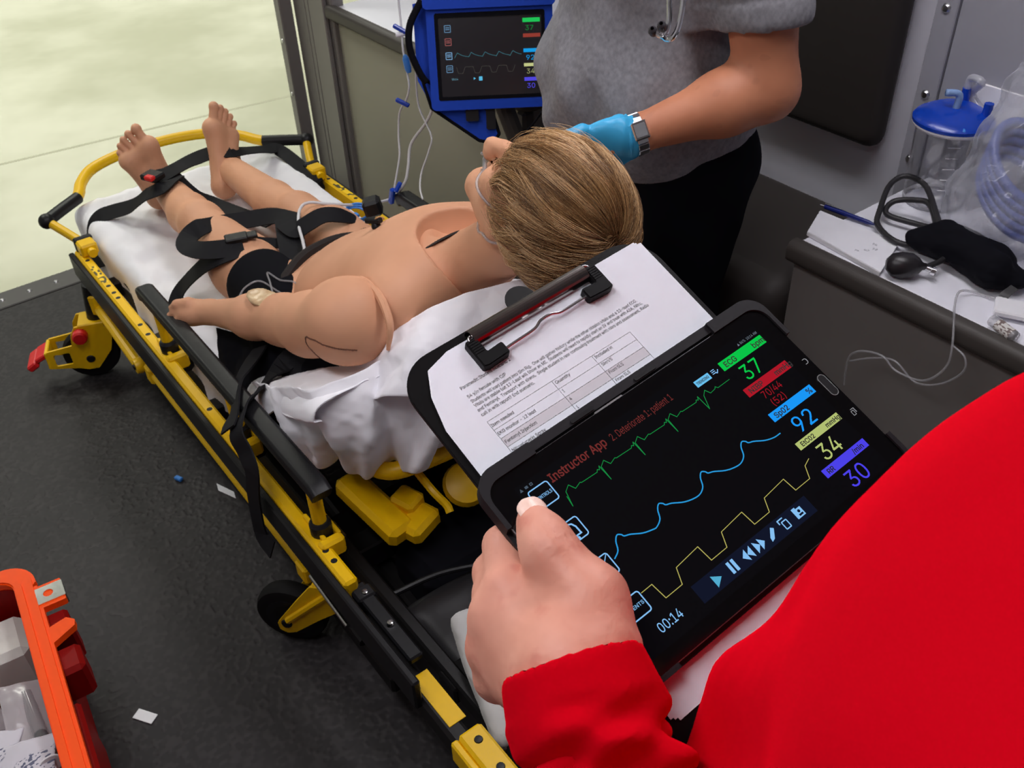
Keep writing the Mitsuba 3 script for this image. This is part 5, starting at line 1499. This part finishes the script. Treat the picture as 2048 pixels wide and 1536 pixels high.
b = SDF((.02, -.36, .74), (.72, .30, 1.56), .0085)
Rt = np.array([[math.cos(.1585), -math.sin(.1585), 0], [math.sin(.1585), math.cos(.1585), 0], [0, 0, 1]])
for z in np.arange(.82, 1.42, .06):
    cc, w_ = tors(z)
    b.ell(cc, (w_, .72 * w_, .10), Rt, k=.06)
shz = 1.43
b.cone((.15, -.055, 1.41), (.50, .0, 1.41), .075, .075, .06)
b.chain([(.53, .0, 1.40), (.60, -.02, 1.22), (.60, .04, 1.08)], [.072, .062, .055], .04)
b.chain([(.60, .04, 1.08), (.545, .20, 1.10)], [.055, .044], .03)
b.chain([(.125, -.075, 1.40), (.09, -.06, 1.27)], [.07, .064], .03)


def tfold(v):
    x, y, z = v.T
    f = .017 * np.sin(27 * (x - .3) + 9 * (1.3 - z) + 3 * meshkit.noise(v * 5)) * np.clip((1.40 - z) * 4, 0, 1)
    f += .008 * np.sin(58 * (x + .4 * z) + 4 * meshkit.noise(v * 7, 4)) * np.clip((1.35 - z) * 4, 0, 1)
    return f + .008 * (meshkit.fbm(v * 9, 3, 6) - .5)


obj(RP + '__red_top', disp(b.mesh(2), tfold), red_m, True)
b = SDF((.15, -.30, 1.40), (.62, .30, 1.90), .0075)
hc2 = np.array([.345, -.04, 1.70])
b.cone((.335, -.045, 1.44), hc2 + [0, 0, -.06], .058, .056, .02)
fx = nrm(np.array([.05, .93, -.35])); FR2 = np.stack([fx, nrm(np.cross([0, 0, 1.], fx)), np.cross(fx, nrm(np.cross([0, 0, 1.], fx)))], 1)
ol = lambda *v: hc2 + FR2 @ np.asarray(v, float)
b.ell(ol(-.008, 0, .028), (.098, .078, .090), FR2, k=.03)
b.ell(ol(.03, 0, -.035), (.066, .060, .086), FR2, k=.03)
b.chain([ol(.09, 0, .012), ol(.120, 0, -.032)], [.010, .0135], .012)
b.ell(ol(.092, 0, -.065), (.012, .024, .012), FR2, k=.006)
b.ell(ol(.084, 0, -.112), (.02, .022, .018), FR2, k=.02)
for s_ in (-1, 1):
    b.ell(ol(.090, s_ * .031, .006), (.012, .015, .010), FR2, k=.01, cut=True)
    b.ell(ol(.078, s_ * .031, .005), (.014, .014, .013), FR2, k=.004)
    b.ell(ol(-.006, s_ * .080, -.005), (.018, .009, .032), FR2, k=.006)
b.put(lambda p: np.linalg.norm((p - np.array([.545, .235, 1.10])) / np.array([.04, .05, .03]), axis=-1) * .03 - .03, (.5, .18, 1.06), (.59, .29, 1.14), .01)
obj(RP + '__head', b.mesh(2), human_skin, True)
h_ = SDF(hc2 - .2, hc2 + .2, .009)
h_.ell(ol(-.018, 0, .045), (.105, .088, .097), FR2, k=0)
h_.rbox(ol(.11, 0, -.02), (.06, .12, .08), .02, FR2, k=.02, cut=True)
h_.rbox(ol(0, 0, -.13), (.2, .2, .08), .02, FR2, k=.02, cut=True)
obj(RP + '__hair', disp(h_.mesh(2), lambda v: .008 * (meshkit.fbm(v * [60, 60, 30], 3, 4) - .5)), 'm_dark_hair', True)
t_ = SDF((.10, -.20, .0), (.60, .28, .92), .010)
t_.ell((.333, .07, .82), (.182, .130, .12), k=0)
for y0, y1 in ((.235, .23), (.435, .45)):
    t_.chain([(y0, .06, .80), (y0, .055, .48), (y1, .03, .10)], [.105, .078, .066], .05)
obj(RP + '__trousers', t_.mesh(2), navy_cloth, True)
for x1 in (.23, .45):
    t_ = SDF((x1 - .1, -.12, -.02), (x1 + .1, .26, .16), .007)
    t_.ell((x1, .02, .055), (.048, .075, .05), k=0)
    t_.ell((x1, .12, .035), (.046, .11, .033), k=.03)
    t_.rbox((x1, .08, -.05), (.2, .4, .052), .001, k=.004, cut=True)
    obj(RP + '__shoe', t_.mesh(2), black_plastic, True)

# ---------------------------------------------------------------- straps, lines and leads on the manikin
def strap(key, pts, w=.042, up=(-.1, -.45, .88), t=.0035, n=6):
    return obj(key, ribbon(spl(pts, n), w, t, up), webbing, 35)


A = 'ankle_strap'
strap(A + '__web', [(1.075, 2.40, .36), (1.062, 2.41, .405), (1.0487, 2.577, 0.435), (0.9957, 2.5653, 0.46), (0.8611, 2.4398, 0.54), (0.8094, 2.4727, 0.54), (0.7434, 2.474, 0.535), (0.6508, 2.3809, 0.565), (0.6076, 2.3731, 0.565)])
strap(A + '__web', [(0.6691, 2.3787, 0.55), (0.606, 2.3196, 0.562), (0.5777, 2.387, 0.52), (0.5551, 2.4592, 0.47), (0.5137, 2.5198, 0.442), (0.4854, 2.5414, 0.428), (0.4648, 2.5374, 0.405), (0.4434, 2.5106, 0.355), (0.4307, 2.4671, 0.325)], .046, (-.35, -.35, .85))
k = obj(A + '__buckle', cbox(np.array((0.6056, 2.3587, 0.578)), (.042, .05, .016), .005, R=axes((.9, .42, 0), (-.42, .9, 0))), black_plastic)
obj(k + '__button', cbox(np.array((0.5921, 2.3395, 0.584)), (.018, .026, .012), .003, R=axes((.9, .42, 0), (-.42, .9, 0))), red_plastic)
tag(A, 'black webbing strap with a red buckle button across the manikin ankles', 'strap')
K = 'knee_strap'
strap(K + '__web', [(0.6632, 2.3892, 0.548), (0.6917, 2.3541, 0.5), (0.7361, 2.3298, 0.465), (0.7648, 2.2006, 0.475), (0.7687, 2.0308, 0.52)], .040)
strap(K + '__web', [(0.7723, 1.8946, 0.585), (0.7512, 1.9745, 0.57), (0.6955, 2.009, 0.565), (0.6365, 2.0137, 0.575), (0.587, 1.9861, 0.598), (0.5535, 1.984, 0.588), (0.5275, 1.9429, 0.59), (0.5378, 1.8832, 0.6), (0.5756, 1.8475, 0.604), (0.6139, 1.8419, 0.602)], .044, (-.2, -.5, .8))
strap(K + '__web', [(0.6049, 1.8886, 0.6), (0.641, 1.8506, 0.598), (0.7034, 1.8378, 0.575), (0.7406, 1.7951, 0.59)], .026)
strap(K + '__web', [(0.7334, 1.8675, 0.6), (0.7362, 1.8183, 0.602), (0.7591, 1.8043, 0.616), (0.802, 1.7959, 0.628), (0.8489, 1.7882, 0.612), (0.8921, 1.8091, 0.575), (0.9128, 1.8303, 0.54)], .040)
strap(K + '__web', [(0.7561, 1.898, 0.592), (0.7201, 1.8115, 0.588), (0.6949, 1.7454, 0.57), (0.6743, 1.6797, 0.565), (0.6582, 1.6232, 0.568)], .060, (-.1, -.2, .95))
strap(K + '__web', [(0.6152, 1.8254, 0.6), (0.5653, 1.8439, 0.592), (0.5303, 1.9034, 0.545), (0.498, 1.9756, 0.47), (0.4731, 1.9727, 0.435), (0.4536, 1.9429, 0.42)], .044, (-.55, -.2, .8))
obj(K + '__buckle', cat(cbox(np.array((0.6144, 1.8587, 0.612)), (.05, .032, .012), .004, R=axes((.95, -.3, 0), (.3, .95, 0))), cbox(np.array((0.6441, 1.8506, 0.612)), (.03, .025, .008), .003, R=axes((.95, -.3, 0), (.3, .95, 0)))), black_metal)
tag(K, 'tangled black webbing strap with a metal buckle round the manikin knees', 'strap')
H = 'shoulder_harness'
hd = drape([(0.4838, 1.7297, 0.5), (0.5224, 1.584, 0.53), (0.5503, 1.4527, 0.56), (0.582, 1.3218, 0.6)], [(0.4487, 1.6648, 0.435), (0.4542, 1.5259, 0.445), (0.489, 1.3977, 0.445), (0.5382, 1.3694, 0.5)], 1.7, .010, n=80, m=30, seed=31)
obj(H + '__pad', thick(grid_mesh(hd), .006), black_cloth, True)
strap(H + '__web', [(0.5617, 1.4484, 0.575), (0.5073, 1.4603, 0.54), (0.4341, 1.4196, 0.535), (0.3867, 1.3761, 0.54), (0.3603, 1.3449, 0.53), (0.36, 1.3194, 0.5034), (0.355, 1.2952, 0.4749), (0.352, 1.3177, 0.3894), (0.352, 1.3328, 0.2886), (0.352, 1.2877, 0.2777)], .042, (-.9, -.2, .35))
strap(H + '__web', [(0.5575, 1.4203, 0.575), (0.517, 1.4345, 0.52), (0.488, 1.3916, 0.5), (0.4863, 1.3626, 0.47), (0.4721, 1.3386, 0.45)], .046, (-.6, -.5, .6))
strap(H + '__web', [(0.5064, 1.5462, 0.54), (0.4338, 1.4872, 0.53), (0.3845, 1.4039, 0.535), (0.353, 1.365, 0.53)], .040, (-.8, -.3, .4))
tag(H, 'loose black shoulder harness hanging over the left armrest of the stretcher', 'strap')

white_cable = mat('m_white_cable', s2l(205, 204, 206), .45)
obj('drip_line__tubing', tube(spl([(1.2, 2.0511, 1.0028), (1.19, 2.0344, 0.9397), (1.18, 2.0175, 0.899), (1.17, 2.003, 0.8572), (1.16, 1.9767, 0.8059), (1.15, 1.9586, 0.7828), (1.145, 1.9705, 0.7493), (1.14, 2.0002, 0.7097), (1.125, 1.9913, 0.6578), (1.11, 1.971, 0.6158), (1.09, 1.9623, 0.5708), (1.075, 1.9566, 0.5391)], 7), .0026, 8), white_cable, True)
dk = 'drip_line'
for q, e_ in (((1.175, 2.0155, 0.9029), (.5, -.5, -.4)), ((1.138, 1.9766, 0.7431), (.5, -.6, -.35)), ):
    obj(dk + '__clamp', cat(cbox(np.array(q), (.036, .010, .010), .003, R=axes(e_, (0, 0, 1)))), blue_plastic)
obj(dk + '__drip_chamber', lathe([(0, -.022), (.006, -.02), (.0085, -.01), (.0085, .014), (.004, .022), (0, .024)], (1.162, 1.9772, 0.8321), (-.1, .1, 1), 20), light_blue)
obj(dk + '__connector', lathe([(0, -.014), (.006, -.012), (.006, .010), (.003, .016), (0, .016)], (1.176, 2.015, 0.891), (.6, -.4, .1), 16), white_plastic)
obj(dk + '__roller_clamp', cat(cbox(np.array((1.068, 1.9587, 0.521)), (.050, .014, .014), .004, R=axes((.0, .35, -.9), (1, 0, 0))), cbox(np.array((1.075, 1.9347, 0.553)), (.028, .010, .010), .003, R=axes((.5, .0, .6), (0, 1, 0)))), blue_plastic)
tag(dk, 'white drip line with blue clamps hanging down beside the manikin chest', 'drip line')
obj('monitor_lead', tube(spl([(1.17, 1.9024, 0.9736), (1.165, 1.9152, 0.9383), (1.16, 1.9097, 0.9009), (1.155, 1.8904, 0.843), (1.15, 1.8735, 0.7953), (1.145, 1.8534, 0.7662), (1.14, 1.8785, 0.7226), (1.12, 1.9255, 0.6577), (1.1, 1.9178, 0.6043), (1.085, 1.9204, 0.5634), (1.07, 1.9749, 0.5055), (0.944, 1.8959, 0.565), (0.8609, 1.8836, 0.6), (0.8172, 1.9011, 0.612), (0.7876, 1.89, 0.61), (0.7516, 1.8281, 0.61), (0.7203, 1.7468, 0.61), (0.6889, 1.6723, 0.6), (0.656, 1.6179, 0.59)], 7), .0036, 8), white_cable, True,
    'thick white cable looping from the blue bag across the manikin thighs', 'cable')
obj('monitor_lead_001', tube(spl([(1.158, 1.9246, 0.8709), (1.152, 1.9259, 0.81), (1.146, 1.9142, 0.7473), (1.13, 1.8444, 0.7051), (1.12, 1.8434, 0.6703), (1.1, 1.855, 0.6139), (1.08, 1.8354, 0.588), (1.06, 1.7951, 0.5798)], 7), .0022, 8), white_cable, True,
    'thin white lead hanging from the blue bag to the manikin right side', 'cable')
obj('monitor_lead_002', tube(spl([(1.2, 1.5056, 0.8502), (1.18, 1.5237, 0.8137), (1.16, 1.5424, 0.7875), (1.13, 1.5483, 0.7694)], 6), .0022, 8), black_cloth, True, 'thin dark lead running down behind the manikin nose', 'cable')
obj('lead_connector', cbox(np.array((0.9308, 1.8069, 0.6)), (.042, .040, .042), .007, R=axes((.8, -.5, .2), (.5, .8, 0))), black_plastic, label='black cube-shaped connector lying beside the manikin right hip', cat_='connector')
obj('tubing_coil', cat(*[tube(np.array([np.array((0.91, 1.865, 0.56)) + np.array([.030 * math.cos(t) + .004 * j, .022 * math.sin(t), .004 * j + .010 * math.sin(t)]) for t in np.linspace(0, 2 * np.pi, 24, endpoint=False)]), .0026, 8, closed=True) for j in range(3)], cbox(np.array((0.9059, 1.8564, 0.565)), (.02, .016, .008), .003)), light_blue, True,
    'small coil of blue and clear tubing on the sheet by the right hip', 'tubing')
for i, pts in enumerate(([(0.656, 1.6179, 0.59), (0.6138, 1.5601, 0.6), (0.5897, 1.5965, 0.61), (0.5721, 1.6473, 0.62), (0.5377, 1.6445, 0.62), (0.5086, 1.6193, 0.615)], [(0.6264, 1.5734, 0.6), (0.6307, 1.6108, 0.61), (0.6113, 1.6397, 0.61), (0.6016, 1.6755, 0.615), (0.5825, 1.6207, 0.625), (0.5607, 1.5589, 0.635)],
                         [(0.6392, 1.5869, 0.6), (0.6606, 1.5979, 0.61), (0.6776, 1.6003, 0.62), (0.6963, 1.6144, 0.63), (0.7114, 1.6357, 0.63)], [(0.672, 1.7352, 0.585), (0.6904, 1.6843, 0.6), (0.6945, 1.6329, 0.61), (0.6734, 1.6078, 0.6)], [(0.6589, 1.62, 0.6), (0.6912, 1.6971, 0.6), (0.7341, 1.772, 0.6)])):
    obj('thin_line' + ('_%03d' % i if i else ''), tube(spl(pts, 6), .0020, 8), ctube if i != 2 else white_cable, True, ('clear line arching over the black shorts towards the left wrist', 'clear line ending at the taped dressing on the left forearm', 'short pale line curling up over the lower chest', 'clear line crossing between the thighs', 'clear line running up the gap between the legs')[i], 'tubing')
obj('lead_clip', lathe([(0, 0), (.009, .002), (.012, .012), (.011, .040), (.007, .052), (0, .054)], (0.6263, 1.5282, 0.625), nrm(np.array((0.6623, 1.5408, 0.645)) - np.array((0.6263, 1.5282, 0.625))), 18), mat('m_red_orange', s2l(228, 52, 24), .35), True, 'red-orange clip at the lower edge of the manikin chest', 'clip')
# chest electrode lead
csm = meshkit.WRITTEN[scene[MK + '__chest_skin']['filename']]
cs_q = trimesh.proximity.ProximityQuery(trimesh.Trimesh(csm[0], csm[1], process=False))
e0 = cs_q.on_surface([(0.7472, 1.4342, 0.76)])[0][0]
E_ = 'chest_electrode'
obj(E_ + '__snap', lathe([(0, .012), (.006, .011), (.009, .004), (.009, 0), (0, 0)], e0, FRO, 20), black_plastic)
obj(E_ + '__clip', cbox(e0 + FRO * .014, (.014, .036, .010), .003, R=axes(nrm(np.cross(FRO, nrm(np.array([.4, -.9, .2])))), np.array([.4, -.9, .2]))), black_plastic)
obj(E_ + '__wire', tube(spl([e0 + FRO * .014, e0 + FRO * .018 + SPN * .02, cs_q.on_surface([(0.7796, 1.4728, 0.76)])[0][0] + FRO * .004, cs_q.on_surface([(0.7886, 1.5104, 0.75)])[0][0] + FRO * .004, cs_q.on_surface([(0.8167, 1.6023, 0.7)])[0][0] + FRO * .006], 5), .0014, 6), mat('m_tan_wire', s2l(190, 150, 110), .4), True)
tag(E_, 'black electrode clip with a tan wire on the middle of the manikin chest', 'electrode')
# nasal cannula
bq = trimesh.proximity.ProximityQuery(body)
NC = 'nasal_cannula'
def on_body(pts, off=.0025):
    c, d, f = bq.on_surface(pts)
    return c + body.face_normals[f] * off


for s_ in (1, -1):
    pp = spl([hl(.112, s_ * .006, -.048), hl(.098, s_ * .030, -.046), hl(.075, s_ * .058, -.036), hl(.045, s_ * .072, -.022), hl(.015, s_ * .082, .004), hl(-.008, s_ * .088, .026), hl(-.028, s_ * .088, .010)], 6)
    obj(NC + '__tube', tube(on_body(pp), .0024, 8), ctube, True)
obj(NC + '__prongs', cat(tube(on_body(spl([hl(.098, .030, -.046), hl(.112, .0, -.050), hl(.098, -.030, -.046)], 6), .004), .0042, 10), tube([hl(.117, .009, -.052), hl(.113, .011, -.040)], .0028, 8), tube([hl(.117, -.009, -.052), hl(.113, -.011, -.040)], .0028, 8)), ctube, True)
obj(NC + '__tube', tube(on_body(spl([hl(-.028, .088, -.030), hl(.0, .075, -.062), hl(.02, .058, -.085), hl(.012, .03, -.115), hl(-.005, .0, -.135)], 6)), .0024, 8), ctube, True)
tag(NC, 'clear nasal cannula looped over the manikin ear and under its nose', 'nasal cannula')

# ---------------------------------------------------------------- orange kit box
KB = 'kit_box'
ZR = .32
orange = mat('m_orange', s2l(255, 84, 12), .45, .25)
dark_red = mat('m_dark_red', s2l(132, 6, 4), .5, .2)
rim_o, rim_i = rrect(-.52, .62, -.058, 1.515, .055, 8), rrect(-.487, .655, -.091, 1.482, .035, 8)
lugs = [sbox(-.075, 1.385, -.022, 1.435), Polygon([(-.07, 1.29), (-.022, 1.315), (-.020, 1.325), (-.030, 1.335), (-.07, 1.325)])]
rim = rim_o
for l_ in lugs:
    rim = rim.union(l_.buffer(.003))
notch = Polygon([(-.068, 1.442), (-.02, 1.442), (-.02, 1.455), (-.060, 1.452)])
kth = math.radians(-5.4)
KM = np.eye(4); KM[:2, :2] = [[math.cos(kth), -math.sin(kth)], [math.sin(kth), math.cos(kth)]]
KM[:3, 3] = np.array([-.034, 1.416, 0]) - KM[:3, :3] @ np.array([-.058, 1.416, 0])
kt = lambda m: m.apply_transform(KM)
kv = lambda *v: (KM[:3, :3] @ np.array(v, float) + KM[:3, 3])
M0 = KM
obj(KB + '__rim', cat(extr(rim.difference(notch).difference(rim_i), .014, M0, ZR - .014), extr(rim_o.buffer(-.006).difference(rim_i.buffer(-.004)), .004, M0, ZR), extr(rim_i.buffer(.010).difference(rim_i.buffer(-.002)), .008, M0, ZR)), orange, 30)
obj(KB + '__box', cat(extr(rim_o.buffer(-.012).difference(rim_i.buffer(-.002)), .30, M0, .006), extr(rim_o.buffer(-.012), .006, M0, .001)), dark_red, 30)
obj(KB + '__outer_rib', kt(bb(-.075, -.026, 1.340, 1.385, .20, .300, .006)), dark_red)
obj(KB + '__outer_rib', kt(bb(-.075, -.024, 1.235, 1.296, .22, .302, .008)), dark_red)
obj(KB + '__outer_rib', kt(bb(-.075, -.050, 1.00, 1.18, .14, .29, .008)), dark_red)
hp = sbox(-.064, 1.390, -.018, 1.430).difference(Point(-.044, 1.410).buffer(.0085))
obj(KB + '__latch_plate', cat(extr(hp, .0022, M0, ZR + .0005), kt(bb(-.0195, -.017, 1.390, 1.430, ZR - .02, ZR + .0025, .001))), chrome)
obj(KB + '__divider', kt(bb(-.48, -.095, 1.250, 1.262, .03, .20, .003)), dark_red)
tag(KB, 'open orange and dark red kit box on the floor at the near left', 'kit box')
wb = kt(cbox((-.170, 1.41, .215), (.13, .10, .10), .012))
obj('supply_box', wb, mat('m_card', lambda p, n, uv: mix(s2l(214, 212, 204), s2l(40, 38, 36), smoothstep(.0, .002, .008 - dr.abs(p.y - 1.40 - (p.x + .13) * .3)) * smoothstep(.25, .24, p.z) * smoothstep(-.16, -.12, p.x)), .6), label='white box standing in the far end of the orange kit box', cat_='box')
scene['m_wrap'] = {'type': 'blendbsdf', 'weight': .5, 'a': {'type': 'thindielectric', 'int_ior': 1.45}, 'b': {'type': 'twosided', 'bsdf': {'type': 'principled', 'base_color': rgb(.62, .58, .60), 'roughness': .25, 'specular': .8}}}
def packet(key, c, ex, ey, w, l, m, label, cat_, amp=.006, seed=0, t=.004):
    gx, gy = np.meshgrid(np.linspace(-.5, .5, 22), np.linspace(-.5, .5, 34), indexing='ij')
    X_, Y_ = nrm(ex), nrm(ey); N_ = np.cross(X_, Y_)
    V = np.array(c)[None, None] + (gx * w)[..., None] * X_ + (gy * l)[..., None] * Y_
    hgt = amp * 2 * (meshkit.fbm(V.reshape(-1, 3) * 22, 3, seed).reshape(gx.shape) - .5) + amp * 1.5 * (1 - (2 * gx) ** 2) * (1 - (2 * gy) ** 4)
    return obj(key, thick(grid_mesh((V + hgt[..., None] * N_)[:, :]), t), m, True, label, cat_)


prt = mat('m_printed_wrap', lambda p, n, uv: mix(s2l(206, 204, 212), s2l(92, 96, 120), smoothstep(.58, .64, noise(p.x * 260, p.y * 420, 3)) * smoothstep(.5, .6, noise(p.x * 26, p.y * 34, 9))), .6)
packet('wound_packet', kv(-.165, 1.085, .270), (.9, -.4, .1), (.35, .9, .06), .10, .16, prt, 'white printed dressing packet lying on top in the orange kit box', 'packet', seed=1)
packet('wound_packet_001', kv(-.205, 1.165, .262), (.8, -.5, .15), (.5, .85, .05), .09, .11, prt, 'second white printed packet behind the front one in the kit box', 'packet', seed=2)
packet('clear_packet', kv(-.132, 1.19, .255), (.9, -.1, -.3), (.12, .98, .1), .075, .20, 'm_wrap', 'clear wrapped syringe packet leaning on the orange rim', 'packet', seed=3, t=.001)
packet('clear_packet_001', kv(-.205, 1.265, .245), (.9, .2, -.2), (-.1, .9, .3), .07, .10, 'm_wrap', 'clear crinkled packet beside the dark red divider', 'packet', seed=4, t=.001)
SY = 'syringe'
s0, s1 = kv(-.128, 1.265, .262), kv(-.116, 1.105, .268)
sdv = nrm(s1 - s0)
obj(SY + '__barrel', tube([s0, s1], .011, 18), ctube, True)
obj(SY + '__stopper', tube([s0 + sdv * .095, s0 + sdv * .108], .0098, 16), rubber)
obj(SY + '__plunger', tube([s0 + sdv * .108, s1 + sdv * .03], .005, 10), white_plastic)
obj(SY + '__flange', lathe([(0, 0), (.018, 0), (.018, .003), (0, .003)], s1, sdv, 20), white_plastic)
tag(SY, 'clear syringe with a black stopper lying along the orange rim', 'syringe')
tm = cat(*[bb(-.205 + .012 * k, -.202 + .012 * k, 1.05, 1.085, .2865, .2871, .0001) for k in range(0)]) if 0 else None
pm_ = np.eye(4)
obj('blue_cap', lathe([(0, 0), (.008, 0), (.006, .012), (.003, .018), (0, .018)], (-0.0238, 1.6459, 0.012), (.4, .8, .3), 16), light_blue, label='small light blue cap on the floor behind the latch of the kit box', cat_='cap')
# litter on the floor
obj('blue_cap_001', cbox(np.array((0.3441, 1.9092, 0.006)), (.012, .022, .010), .004, R=axes((.9, .4, 0), (-.4, .9, 0))), light_blue, label='tiny blue plastic cap on the dark floor left of the stretcher', cat_='cap')
obj('wrapper', cbox(np.array((0.0321, 1.3104, 0.002)), (.044, .022, .0025), .001, R=axes((.55, -.83, 0), (.83, .55, 0))), white_plastic, label='white torn wrapper lying on the floor near the kit box', cat_='wrapper')
obj('wrapper_001', extr([(0.4121, 1.8362, 0)[:2], (0.4335, 1.7803, 0)[:2], (0.4277, 1.7562, 0)[:2], (0.4057, 1.8097, 0)[:2]], .0015, None, .001), white_plastic, False, 'white paper scrap on the floor under the stretcher side rail', 'wrapper')
